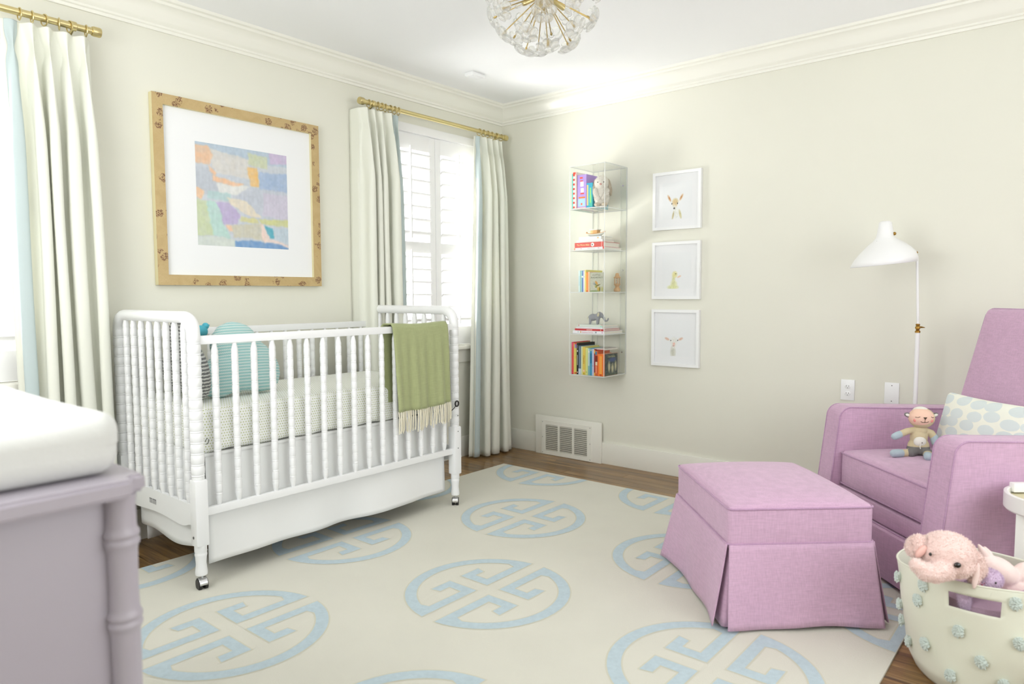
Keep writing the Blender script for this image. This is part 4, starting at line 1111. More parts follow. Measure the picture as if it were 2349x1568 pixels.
# fourth level
z = LV[1]+.0002
book('book', 'wide white book of stories at the foot of the fourth level stack', -.268, -1.108, -.856, z, .0205, .235, (234, 234, 238), vertical=False, group=G4, marks=[(.24, .28, .3, .8, (220, 170, 120)), (.16, .19, .3, .8, (190, 200, 196)), (.72, .76, .3, .8, (130, 130, 140)), (.92, .95, .3, .8, (200, 150, 176))], txt='Bedtime Stories', txm=m_rink, tsz=.0135); z += .0207
book('book', 'thin red spined book lying on the white book of stories', -.262, -1.096, -.868, z, .0125, .21, (190, 44, 50), vertical=False, group=G4, marks=[(.42, .62, .25, .75, (226, 170, 160)), (.9, .92, .2, .8, (240, 220, 170))]); z += .0127
book('book', 'pale grey book with a green edge in the fourth level stack', -.256, -1.088, -.876, z, .011, .205, (226, 228, 230), vertical=False, group=G4); z += .0112
book('book', 'pale mint book with a red top, topmost below the elephant', -.252, -1.084, -.882, z, .017, .20, (212, 220, 210), vertical=False, group=G4, marks=[(.05, .08, .3, .9, (190, 90, 100)), (.9, .99, .1, .6, (160, 210, 190)), (.93, 1, .85, 1, (200, 80, 76))]); z += .0172
# grey felt elephant
m_el = mat('grey_felt', (150, 152, 156), .95, bump=.3, bscale=300)
m_elh = mat('tan_felt', (196, 190, 160), .95)
el = empty('felt_elephant', (-.20, -1.0, z+.0005), rz=math.radians(-72), label='small grey felt elephant with raised trunk on the fourth level', cat='toy')
E_ = [('b', (-.022, 0, .047), (.033, .022, .024)), ('b', (.006, 0, .050), (.022, .021, .023)), ('b', (.030, 0, .062), (.018, .017, .019))]
for x_, y_ in ((-.042, .011), (-.036, -.012), (.012, .012), (.014, -.012)): E_.append(('t', [(x_, y_, .042), (x_-.002, y_*1.1, .022), (x_-.003, y_*1.15, .007)], [.0125, .009, .0085]))
E_.append(('t', [(.040, 0, .058), (.052, 0, .044), (.057, 0, .030), (.064, 0, .023), (.074, 0, .024), (.081, 0, .033), (.082, 0, .040)], [.011, .009, .0075, .0065, .006, .0055, .005]))
blob(E_, name='body', m=m_el, parent=el, voxel=.0026)
for sy in (-1, 1):
    mb = MB(); mb.ball((.018, .021*sy, .066), (.013, .004, .019), R3(.25*sy, 0, .35*sy)); ea = mb.build('ear', m_el, el)
    MB().ball((.020, .0245*sy, .066), (.009, .0025, .014), R3(.25*sy, 0, .35*sy)).build('ear_lining', m_elh, ea)
    MB().ball((.042, .0125*sy, .064), .0016, u=8, v=6).build('eye', m_eye, el)
MB().tube([(-.052, 0, .052), (-.060, 0, .046), (-.062, 0, .034)], [.0022, .0018, .0025], 6).build('tail', m_elh, el)
# bottom level
z = LV[0]+.0002
b5s = [('crimson spined book first in the bottom row', .0195, .218, .20, (206, 28, 72), [(.1, .88, .25, .55, (232, 118, 92)), (.86, .98, .2, .8, (226, 90, 120)), (.03, .08, .3, .7, (230, 90, 110))]),
       ('olive yellow book with a purple patch second in the bottom row', .0265, .213, .19, (208, 198, 104), [(0, 1, 0, .22, (238, 206, 110)), (.84, .97, .35, 1, (140, 126, 170)), (.02, .06, .3, 1, (206, 62, 36)), (.5, .58, .4, .9, (220, 180, 80)), (.96, 1, .25, 1, (214, 60, 60))]),
       ('black spined book with white specks in the bottom row', .0175, .213, .20, (32, 30, 28), [(.72, .78, .3, .65, (236, 234, 224)), (.3, .62, .38, .6, (206, 204, 190)), (.82, .94, .4, .6, (150, 146, 140)), (.05, .09, .3, .7, (232, 190, 170))]),
       ('slate blue book with a pale foot in the bottom row', .0225, .196, .16, (84, 104, 122), [(0, .21, 0, 1, (196, 208, 220)), (.25, .95, .35, .65, (122, 140, 154))]),
       ('pale green slim book in the bottom row', .013, .192, .20, (212, 220, 178), []),
       ('thick yellow Classics book in the bottom row', .0265, .188, .17, (222, 196, 92), [(.02, .07, .3, .7, (176, 160, 30)), (.12, .18, .25, .7, (232, 196, 180)), (0, 1, .92, 1, (232, 180, 80))]),
       ('lime green spined book in the bottom row', .0215, .185, .16, (208, 214, 136), [(.08, .14, .4, .6, (140, 160, 90))]),
       ('grey teal book with a pale spine patch in the bottom row', .0185, .182, .16, (126, 172, 172), [(.35, .98, .1, .8, (188, 206, 204)), (.84, .9, .3, .8, (236, 226, 206))]),
       ('mid blue spined book in the bottom row', .0185, .182, .15, (62, 148, 184), [(.45, .82, .25, .75, (24, 102, 140)), (.9, .98, .2, .8, (180, 190, 160))]),
       ('lilac grey spined book in the bottom row', .0165, .180, .15, (186, 190, 212), [(.35, .38, .3, .6, (190, 120, 90))]),
       ('maroon slim book with yellow ends in the bottom row', .0105, .178, .17, (146, 50, 52), [(0, .12, 0, 1, (226, 170, 70)), (.84, .97, 0, 1, (222, 176, 80))]),
       ('red orange book with a round portrait spot in the bottom row', .0215, .168, .15, (206, 96, 52), [(.55, .8, .05, .95, (120, 46, 34)), (.42, .56, .1, .85, (216, 206, 176)), (.84, .97, .05, .7, (54, 128, 160)), (.1, .4, .2, .6, (236, 150, 116))])]
y = -.845
for i, (lab_, w_, h_, d_, col, mk) in enumerate(b5s):
    kw = dict(txt='Classics', txm=mat('brown_ink', (176, 130, 30), .8), tsz=.018) if 'Classics' in lab_ else {}
    w_ *= .262/.275*.93
    book('book', lab_, -.266, y-w_, y, z, h_, d_, col, group=G5, marks=mk, **kw); y -= w_+.0004
ob = book('book', 'orange spined book with an Owl Babies cover at the right end of the bottom row', -.266, -1.108, y-.0005, z, .148, .165, (234, 118, 46), group=G5, marks=[(.1, .9, .25, .65, (234, 160, 66)), (.03, .08, .3, .6, (170, 56, 24))])
def owls(u, v):
    c = np.zeros(u.shape+(3,)); c[:] = np.array((70, 78, 76))/255; c += (smooth_noise(u, v, 14, 5)-.5)[..., None]*.2
    k = ell(u, v, .6, .72, .36, .14, 0)[..., None]; c = c*(1-k)+np.array((72, 86, 128))/255*k
    for cx, cy, rx, ry in ((.34, .40, .115, .30), (.60, .33, .12, .26), (.84, .42, .10, .28)):
        k = ell(u, v, cx, cy, rx, ry, 0)[..., None]; c = c*(1-k)+np.array((196, 188, 152))/255*k
    for cx, cy in ((.36, .58), (.56, .47), (.64, .48), (.83, .60)):
        k = ell(u, v, cx, cy, .02, .02, 0)[..., None]; c = c*(1-k)+np.array((60, 58, 40))/255*k
    k = (v < .12)[..., None]*.6; c = c*(1-k)+np.array((84, 96, 76))/255*k
    return c
wob = (y-.0005+1.108)/2
print_panel('cover_picture', .160, .146, 60, 54, owls, m_print, ob, frame_mtx((.084, -wob-.0004, .074), (1, 0, 0), (0, 0, 1)))
lettering('Owl Babies', .019, mat('pale_title_ink', (170, 170, 130), .8), ob, frame_mtx((.088, -wob-.0008, .128), (1, 0, 0), (0, 0, 1)))
book('book', 'grey book with a red edge laid across the row at the bottom level', -.25, -1.10, -1.02, LV[0]+.1715, .012, .17, (198, 190, 184), vertical=False, group=G5, marks=[(0, 1, 0, .35, (190, 60, 50))])

# ================================================================== OTTOMAN
def pipe_loop(name, pts, parent, r=.0035, m=None, closed=True):
    return MB().tube(pts, r, 8, closed=closed).build(name, m or m_lavp, parent)
OA = math.radians(-47.5)
Uo = Vector((math.cos(OA), math.sin(OA), 0)); Wo = Vector((-math.sin(OA), math.cos(OA), 0))
OW, OD, OH = .648, .530, .432
near = Vector((-1.823, -2.617, 0)); oc = near + Uo*OD/2 + Wo*OW/2
ot = empty('ottoman', (oc.x, oc.y, RZ+.001), rz=OA, label='lavender linen skirted ottoman in front of the armchair', cat='ottoman')
def fot(p, q):
    k = (1-q.x*q.x)*(1-q.y*q.y)
    return Vector((p.x, p.y, p.z + (.040*k**.55 if q.z > .5 else 0)))
SEAM = .30
MB().rbox((OD/2, OW/2, (OH-SEAM+.024)/2), .018, 14, fn=fot, mtx=Matrix.Translation((0, 0, (OH+SEAM-.024)/2))).build('cushion_top', m_lav, ot, angle=80)
def rect_loop(hx, hy, z, r=.02, n=5, jit=0):
    out = []
    for cx, cy, a0 in ((hx-r, hy-r, 0), (-hx+r, hy-r, PI/2), (-hx+r, -hy+r, PI), (hx-r, -hy+r, 1.5*PI)):
        for k in range(n+1): out.append((cx+r*math.cos(a0+PI/2*k/n), cy+r*math.sin(a0+PI/2*k/n), z))
    return out
pipe_loop('top_piping', rect_loop(OD/2+.001, OW/2+.001, OH-.006), ot); pipe_loop('skirt_piping', rect_loop(OD/2+.003, OW/2+.003, SEAM), ot)
# inner skirt behind the kick pleats
mb = MB(); rows = []
for j in range(9):
    v = j/8; e = .002+.038*v; rows.append([Vector(p) for p in rect_loop(OD/2+e-.012, OW/2+e-.012, SEAM-v*(SEAM-.012), .015)])
mb.grid(rows, closev=True); mb.build('pleat_lining', m_lav, ot, solid=.002)
def skirt_panel(side, length, half, bow, foldL, foldR, seed):
    """side: rotation about Z of a panel that hangs at +x"""
    mb = MB(); rows = []; nu, nv = 40, 14
    for i in range(nu+1):
        u = i/nu*2-1; row = []
        for j in range(nv+1):
            v = j/nv; e = .004+.052*v**1.1
            x = half+e - bow*v**2*(1-u*u)*1.0 + .004*math.sin(u*7+seed)*v
            edge = max(0, (abs(u)-.86)/.14)
            x += (foldL if u < 0 else foldR)*edge*v
            y = u*(length/2+.004+.020*v - (.006 if abs(u) > .99 else 0))
            row.append(Vector((x, y, SEAM-.001-v*(SEAM-.008-.006*math.sin((u+1)*2.1+seed)**2))))
        rows.append(row)
    mb.grid(rows); o_ = mb.build('skirt_panel', m_lav, ot, angle=80, solid=.004); o_.rotation_euler = (0, 0, side); return o_
skirt_panel(PI, OW, OD/2, .028, .012, .0, 1.0)      # towards the crib / camera left
skirt_panel(-PI/2, OD, OW/2, .012, .0, .004, 2.2)   # towards the camera
skirt_panel(0, OW, OD/2, .01, 0, 0, .3); skirt_panel(PI/2, OD, OW/2, .01, 0, 0, 4.0)

# ================================================================== ARMCHAIR
CA = math.radians(-46)
Uc = Vector((math.cos(CA), math.sin(CA), 0)); Wc = Vector((-math.sin(CA), math.cos(CA), 0))
cc = Uc*1.42 + Wc*(-2.70)
ch = empty('armchair', (cc.x, cc.y, 0), rz=CA, label='lavender linen upholstered armchair in the right corner', cat='armchair')
def CW(u, w, z): return Uc*u + Wc*w + Vector((0, 0, z))     # chair plan coordinates to world
# arms
prof = [(-.052, .02)]
zt = .664
for k in range(9):
    a = PI-PI/2*k/8; prof.append((.02+.055+.055*math.cos(a), zt-.055+.055*math.sin(a)))
for k in range(1, 8): prof.append((.075+.76*k/8, zt-.022*(k/8)**1.0))
prof += [(.83, .635), (.835, .02)]
for sgn in (-1, 1):
    y0, y1 = (.328, .442) if sgn > 0 else (-.442, -.328)
    mb = MB(); M_ = Matrix(((1, 0, 0, 0), (0, 0, 1, 0), (0, 1, 0, 0), (0, 0, 0, 1)))
    rows = []; n_ = 7
    cxm, czm = .4, .34
    for i in range(n_+1):
        t_ = i/n_; y = y0+(y1-y0)*t_; e = .006*math.sin(t_*PI)**.5 if 0 < t_ < 1 else 0
        row = []
        for k, (x, z_) in enumerate(prof):
            dx = -e if x < .0 else (0); dz = e*1.2 if z_ > .6 else 0
            if k in (0, len(prof)-1): dz = 0
            row.append(Vector((x+dx, y, z_+dz)))
        rows.append(row)
    V = mb.grid(rows, closev=True); mb.bm.faces.new(V[0][::-1]); mb.bm.faces.new(V[-1])
    arm = mb.build('arm', m_lav, ch, angle=50)
    for y in (y0, y1): MB().tube([(x, y, z_) for x, z_ in prof], .0034, 8).build('piping', m_lavp, arm)
# body below the seat
MB().box((.012, -.327, .225), (.70, .327, .30), bevel=.012).build('seat_rail', m_lav, ch)
MB().box((-.02, -.327, .022), (.80, .327, .222), bevel=.008).build('base_panel', m_lav, ch)
MB().tube([(.001, -.327, .2235), (.001, .327, .2235)], .0035, 8).build('base_piping', m_lavp, ch)
MB().lathe([(.20, 0), (.21, .004), (.21, .014), (.06, .02), (.05, .03)], 32, mtx=Matrix.Translation((.40, 0, 0))).build('swivel_base', m_black, ch)
# seat cushion
SX0, SX1, SZ0, SZ1 = .028, .66, .303, .462
def fse(p, q):
    k = (1-q.x*q.x)*(1-q.y*q.y)
    return Vector((p.x-.012*(1-q.y*q.y)*(q.x < -.5)*(1-q.z*q.z), p.y, p.z+(.026*k**.5 if q.z > .5 else 0)))
sc_ = MB().rbox(((SX1-SX0)/2, .323, (SZ1-SZ0)/2), .018, 12, fn=fse, mtx=Matrix.Translation(((SX0+SX1)/2, 0, (SZ0+SZ1)/2))).build('seat_cushion', m_lav, ch, angle=80)
for z_ in (SZ0+.010, SZ1-.008):
    pts = [(x+(SX0+SX1)/2-.002, y, z_) for x, y, _ in rect_loop((SX1-SX0)/2+.001, .324, 0, .02)]
    MB().tube(pts, .0036, 8, closed=True).build('piping', m_lavp, sc_)
# back
LEAN = math.radians(15.5)
def fbk(p, q):
    k = (1-q.z*q.z)*(1-q.y*q.y)
    x = p.x-(.022*max(0, k)**.6 if q.x < -.3 else 0)
    y = p.y*(1+.012*q.z*q.z*0)
    z_ = p.z
    return Vector((x, y, z_))
bl_ = .74; bmx = Matrix.Translation((.520, 0, .42)) @ R3(0, LEAN, 0)
bk_ = MB().rbox((.062, .328, bl_/2), .03, 12, fn=fbk, mtx=bmx @ Matrix.Translation((.062, 0, bl_/2))).build('back_cushion', m_lav, ch, angle=80)
lp = []
for cy, cz, a0 in ((.328-.04, bl_-.04, 0), (-.328+.04, bl_-.04, PI/2)):
    for k in range(7): a = a0+PI/2*k/6; lp.append((cy+.041*math.cos(a), cz+.041*math.sin(a)))
lp = [(.329, .1)]+lp+[(-.329, .1)]
for x_ in (.010, .114): MB().tube([bmx @ Vector((x_, y*.978, .1+(z_-.1)*.988)) for y, z_ in lp], .0036, 8).build('piping', m_lavp, bk_)
MB().box((.72, -.33, .02), (.82, .33, .60), bevel=.02).build('outer_back', m_lav, ch)

# lumbar cushion
m_blob, t = newmat('blue_blob_print')
tc = t.n('ShaderNodeTexCoord').outputs['Object']
mp = t.n('ShaderNodeMapping', {'Vector': tc, 'Scale': (1, 1, 1.7)}).outputs[0]
nz_ = t.n('ShaderNodeTexNoise', {'Vector': tc, 'Scale': 70.0, 'Detail': 2.0}).outputs[1]
wz = t.n('ShaderNodeVectorMath', {0: mp, 1: t.n('ShaderNodeVectorMath', {0: nz_, 1: (.010, 0, .006)}, operation='MULTIPLY').outputs[0]}, operation='ADD').outputs[0]
vo = t.n('ShaderNodeTexVoronoi', {'Vector': wz, 'Scale': 13.5, 'Randomness': .55}, voronoi_dimensions='3D', feature='DISTANCE_TO_EDGE').outputs[0]
wz2 = t.n('ShaderNodeSeparateXYZ', {0: wz})
flat = t.n('ShaderNodeCombineXYZ', {0: wz2.outputs[1], 1: wz2.outputs[2], 2: 0.0}).outputs[0]
vo = t.n('ShaderNodeTexVoronoi', {'Vector': flat, 'Scale': 11.5, 'Randomness': .4}, voronoi_dimensions='2D', feature='F1').outputs[0]
f = t.math('LESS_THAN', vo, .45)
base = t.mix(f, s2l((244, 245, 232)), s2l((220, 229, 228)))
b = t.n('ShaderNodeBsdfPrincipled', {'Base Color': base, 'Roughness': .9}); t.n('ShaderNodeOutputMaterial', {0: b.outputs[0]})
def fpi(p, q):
    k = max(0, (1-q.y**2))**.5*max(0, (1-q.z**2))**.5
    pin = 1-.045*(1-q.z*q.z)*(abs(q.y))**1.5
    return Vector((p.x*(.16+.84*k), p.y*(1-.05*(1-q.z*q.z)*q.y*q.y), p.z*(1-.05*(1-q.y*q.y)*q.z*q.z)))
pw_ = CW(1.865, -2.735, .612)
pil = empty('lumbar_pillow', (pw_.x, pw_.y, pw_.z), label='white lumbar pillow printed with pale blue brush spots on the armchair', cat='pillow')
pil.rotation_euler = (0, math.radians(15), CA+math.radians(3)); pil.rotation_mode = 'XYZ'
MB().rbox((.060, .245, .142), .03, 14, fn=fpi).build('pillow_cover', m_blob, pil, angle=80)

# ================================================================== KNITTED LAMB DOLL
m_dk = mat('oatmeal_knit', (208, 194, 158), .95, bump=.5, bscale=250, stretch=(1, 1, .3))
m_dface = mat('pink_knit', (238, 200, 178), .95, bump=.4, bscale=250, stretch=(1, 1, .3)); m_dblue = mat('pale_blue_knit', (176, 192, 200), .95, bump=.4, bscale=250)
m_dgrey = mat('dark_grey_knit', (120, 118, 116), .95, bump=.5, bscale=250); m_dwhite = mat('off_white_knit', (234, 232, 222), .95, bump=.5, bscale=180); m_blush = mat('blush_pink', (232, 148, 140), .95); m_thr = mat('brown_thread', (84, 66, 52), .9)
dp = CW(1.685, -2.585, .478)
dl = empty('lamb_doll', dp, rz=0, label='knitted lamb doll with closed eyes sitting on the armchair seat', cat='doll')
# local: x = right in the picture, -y = towards the camera, z up
dl.rotation_euler = (0, 0, math.radians(39.9-90-3))
def B_(name, m, lst, amp=0, parent=dl, vox=.003): return blob(lst, name=name, m=m, parent=parent, voxel=vox, amp=amp)
body = B_('body', m_dk, [('b', (0, 0, .045), (.046, .034, .042)), ('b', (0, 0, .085), (.037, .029, .042)), ('b', (.004, 0, .118), (.030, .025, .022)),
    ('t', [(-.026, 0, .118), (-.055, -.008, .113), (-.090, -.014, .100)], [.0135, .0145, .0145]), ('t', [(.030, 0, .115), (.050, -.004, .105), (.060, -.01, .086)], [.0135, .016, .016]),
    ('t', [(-.022, -.01, .024), (-.058, -.022, .020), (-.092, -.030, .020)], [.019, .017, .0165]), ('t', [(.020, -.01, .024), (.018, -.050, .020), (.002, -.075, .019)], [.019, .017, .0165])])
for pts, r_ in (([(-.088, -.0135, .101), (-.100, -.0155, .096), (-.112, -.017, .091)], [.0155, .0162, .015]), ([(.060, -.010, .088), (.062, -.012, .074), (.062, -.014, .066)], [.017, .0168, .015]),
               ([(-.088, -.029, .020), (-.106, -.034, .0205), (-.122, -.038, .021)], [.0178, .0188, .0175]), ([(.003, -.073, .020), (-.004, -.090, .021), (-.010, -.102, .022)], [.0178, .019, .0185])):
    B_('mitten' if pts[0][2] > .05 else 'foot', m_dblue, [('t', pts, r_)])
B_('shorts', m_dgrey, [('b', (0, 0, .036), (.0485, .0365, .032)), ('t', [(-.018, -.008, .026), (-.046, -.028, .022)], [.0215, .0195]), ('t', [(.018, -.008, .026), (.023, -.042, .022)], [.0215, .0195])])
MB().ball((-.006, -.0225, .070), (.027, .014, .024)).build('belly_patch', m_dwhite, dl)
MB().tube([(-.010, -.037, .064), (-.014, -.040, .052), (-.012, -.041, .042)], .002, 6).build('shorts_bow', m_dwhite, dl)
MB().ball((-.004, -.0372, .068), (.0024, .0015, .0024), u=8, v=6).build('navel', m_thr, dl)
hd = MB().ball((.008, -.002, .172), (.053, .046, .046), R3(0, .0, 0), u=28, v=20).build('head', m_dk, dl)
hd_r = math.radians(0)
MB().ball((.004, -.007, .175), (.052, .0445, .042), R3(0, 0, 0), u=28, v=20).build('face', m_dface, hd)
MB().ball((.006, .002, .199), (.034, .034, .0225), u=20, v=12).build('wool_cap', m_dwhite, hd)
def onface(x, z, out=.0006):
    a = (x-.004)/.052; c_ = (z-.175)/.042; k = max(0, 1-a*a-c_*c_); return Vector((x, -.007-.0445*math.sqrt(k)-out, z))
for x_ in (-.028, .034):
    MB().tube([onface(x_-.008, .184 if x_ > 0 else .181), onface(x_, .180), onface(x_+.008, .181 if x_ > 0 else .184)], .0011, 6).build('eyelid', m_thr, hd)
for x_, rx_ in ((-.036, .006), (.033, .0105)):
    MB().ball(onface(x_, .166, -.0022), (rx_, .0035, .0075), R3(0, 0, .9*x_/.05), u=14, v=10).build('cheek', m_blush, hd)
MB().poly([(-.0075, .005), (.0075, .005), (0, -.006)], -.001, .0015, mtx=frame_mtx(onface(-.002, .178, .0012), (1, 0, 0), (0, 0, 1))).build('nose', m_thr, hd, smooth=False)
MB().tube([onface(-.002, .173), onface(-.002, .161)], .0011, 6).build('muzzle_line', m_thr, hd)
MB().tube([onface(-.018, .164), onface(-.012, .160), onface(-.002, .160), onface(.008, .160), onface(.014, .164)], .0011, 6).build('mouth', m_thr, hd)
for s_ in (-1, 1):
    mb = MB(); mb.ball((.008+.058*s_, .002, .184), (.016, .006, .010), R3(0, -.35*s_, 0)); e_ = mb.build('ear', m_dgrey, dl)
    MB().ball((.008+.059*s_, -.003, .184), (.011, .004, .006), R3(0, -.35*s_, 0)).build('ear_lining', m_dwhite, e_)

# ================================================================== FLOOR LAMP
lx, ly = -.205, -2.905
lamp = empty('floor_lamp', (lx, ly, 0), label='white metal floor lamp with bell shade and brass joints behind the armchair', cat='floor lamp')
m_lampw = mat('lamp_white_enamel', (240, 240, 240), .3)
MB().lathe([(.001, 0), (.10, 0), (.103, .004), (.10, .014), (.03, .02), (.013, .026), (.001, .026)], 32).build('base', m_lampw, lamp)
MB().tube([(0, 0, .02), (0, 0, 1.0)], .0105, 14).build('lower_pole', m_lampw, lamp)
mb = MB(); mb.lathe([(.009, 1.0), (.0125, 1.001), (.0125, 1.008), (.008, 1.012), (.0085, 1.018), (.012, 1.022), (.012, 1.027), (.008, 1.034), (.0095, 1.038), (.0095, 1.044), (.005, 1.046)], 14)
jt = mb.build('brass_joint', m_brassd, lamp)
ri = cr2.copy(); ri.z = 0; ri.normalize()       # picture right, horizontal
MB().tube([ri*.008+Vector((0, 0, 1.028)), ri*.018+Vector((0, 0, 1.028)), ri*.035+Vector((0, 0, 1.026))], [.006, .0045, .0018], 8).build('wing_screw', m_brassd, lamp)
ptop = Vector((0, 0, 1.34))-ri*.016
MB().tube([(0, 0, 1.042), tuple(ptop+Vector((0, 0, .04)))], .0062, 12).build('upper_pole', m_lampw, lamp)
# shade: rings between the left and right outline, on a tilted plane
D0 = (Vector((lx, ly, 0))-CAMP).dot(cf)
def onlamp(px, py):       # outline points measured in the lamp's own vertical plane
    d_ = cf + cr2*((px-1174.5)/FPX) - cu2*((py-784)/FPX); p = CAMP + d_*((Vector((lx, ly, 1.35))-CAMP).dot(cf)/d_.dot(cf)); q = p-Vector((lx, ly, 0)); return (q.dot(ri), q.z)
LO = [(1957.7, 614), (1966, 598), (1975, 586), (1986, 573), (1996, 562), (2004, 554), (2010, 545.5), (2013, 528), (2015, 511), (2019, 508.5), (2027, 508)]
RO = [(2093.5, 599), (2095.5, 588), (2092, 577), (2081, 566), (2068, 556.5), (2054, 549), (2045, 542), (2043, 526), (2040.7, 510.5), (2037, 508.5), (2029, 508)]
fwd = Vector((cf.x, cf.y, 0)).normalized()
rows = []
for a, b_ in zip(LO, RO):
    p, q = onlamp(*a), onlamp(*b_); c_ = ri*((p[0]+q[0])/2)+Vector((0, 0, (p[1]+q[1])/2)); e1 = (ri*(q[0]-p[0])+Vector((0, 0, q[1]-p[1])))/2
    rows.append([c_+e1*math.cos(2*PI*k/40)+fwd*e1.length*math.sin(2*PI*k/40) for k in range(40)])
mb = MB(); V = mb.grid(rows, closev=True); mb.bm.faces.new(V[-1]); shd = mb.build('lamp_shade', m_lampw, lamp, angle=70, solid=.002)
p, q = onlamp(2004, 556), onlamp(2052, 552)
for k in range(9):
    a = PI*(.12+.76*k/8)+PI; c_ = ri*((p[0]+q[0])/2)+Vector((0, 0, (p[1]+q[1])/2)); e1 = (q[0]-p[0])/2*1.02
    MB().ball(c_+ri*e1*math.cos(a)+fwd*e1*math.sin(a), .0016, u=8, v=6).build('vent_hole', m_dark, shd)
kp = onlamp(2048.5, 536); kb = ri*kp[0]+Vector((0, 0, kp[1]))
MB().tube([kb-ri*.010, kb-ri*.002], .002, 8).ball(kb+ri*.002, .0085, u=12, v=8).build('brass_knob', m_brassd, lamp)
kp = onlamp(2100.5, 579); kb = ri*kp[0]+Vector((0, 0, kp[1]))
MB().tube([kb-ri*.026+Vector((0, 0, .006)), kb], [.0012, .006], 8).ball(kb, (.009, .009, .007), u=12, v=8).build('brass_knob', m_brassd, lamp)
MB().lathe([(.001, 0), (.02, 0), (.02, .05), (.012, .06), (.001, .06)], 16, mtx=Matrix.Translation(ri*(-.155)+Vector((0, 0, 1.43)))).build('lamp_socket', m_lampw, shd)

# ================================================================== SIDE TABLE
m_tab = mat('table_white', (244, 244, 240), .3)
TB = Vector((-1.235, -3.530, 0))
tb = empty('side_table', TB, rz=.5, label='white round tray table at the right edge beside the basket', cat='side table')
TH = .517
MB().lathe([(.001, TH-.058), (.160, TH-.058), (.165, TH-.052), (.165, TH-.002), (.162, TH), (.154, TH), (.151, TH-.003), (.151, TH-.046), (.001, TH-.046)], 48).build('tray', m_tab, tb)
MB().lathe([(.001, TH-.0455), (.1505, TH-.0455), (.1505, TH-.022), (.001, TH-.022)], 48).build('tray_liner', mat('beige_tray_liner', (214, 206, 172), .8, bump=.3, bscale=200), tb)
for k in range(4):
    a = k*PI/2+.25
    MB().box((-.016, -.016, 0), (.016, .016, TH-.0575), bevel=.002, mtx=R3(0, 0, a) @ Matrix.Translation((.138, 0, 0)) @ R3(0, 0, .6)).build('leg', m_tab, tb)
ra = math.radians(39.9)
hv_ = Matrix.Rotation(-.5, 3, 'Z') @ (fwd*.118-ri*.045)
MB().box((-.045, -.013, TH-.016), (.045, .013, TH+.016), bevel=.003, mtx=Matrix.Translation(hv_) @ R3(0, 0, math.radians(-50)-.5)).build('tray_item', m_tab, tb)  # plain white block standing in for an item resting on the tray

# ================================================================== BASKET WITH PLUSH TOYS
m_canvas = mat('ivory_canvas', (226, 227, 210), .9, bump=.15, bscale=500, var=.02, vscale=5)
m_tassel = mat('pale_mint_yarn', (212, 223, 217), .95, bump=.6, bscale=300)
BC = Vector((-1.605, -3.375, 0)); BH = .337
bs = empty('toy_basket', BC, label='ivory canvas basket with mint yarn tufts and a handle slot', cat='basket')
def bask(a, z, off=0):
    t_ = z/BH
    rx = .205+(.172-.205)*t_ if t_ > .25 else .205*(.90+.10*math.sin(min(1, t_/.25)*PI/2))
    rx = (.170+.035*math.sin(min(1, (1-t_)*1.6)*PI/2)) if t_ > .12 else .185+.020*(t_/.12)
    ry = (.262-.045*(1-t_)) if t_ > .12 else .200+.0221*(t_/.12)
    wob_ = .004*math.sin(a*5+z*14)+.0035*math.sin(a*3-z*22)
    zr = .010*math.sin(a*2+.7)*t_**3
    return Vector(((rx+off+wob_)*math.cos(a), (ry+off+wob_)*math.sin(a), z+zr))
def ray_basket(px, py):
    d_ = cf + cr2*((px-1174.5)/FPX) - cu2*((py-784)/FPX); best = None
    for k in range(0, 180):
        a = 2*PI*k/180
        for j in range(0, 40):
            p = bask(a, BH*j/40)+BC; w_ = p-CAMP; dep = w_.dot(cf)
            x_ = 1174.5+FPX*w_.dot(cr2)/dep; y_ = 784-FPX*w_.dot(cu2)/dep; e = math.hypot(x_-px, y_-py)+dep*30
            if best is None or e < best[0]: best = (e, a, BH*j/40)
    return best[1], best[2]
mb = MB(); NA, NZb = 120, 40
Vb = mb.grid([[bask(2*PI*k/NA, BH*j/NZb+.002) for k in range(NA)] for j in range(NZb+1)], closev=True)
mb.bm.faces.new(Vb[0][::-1])
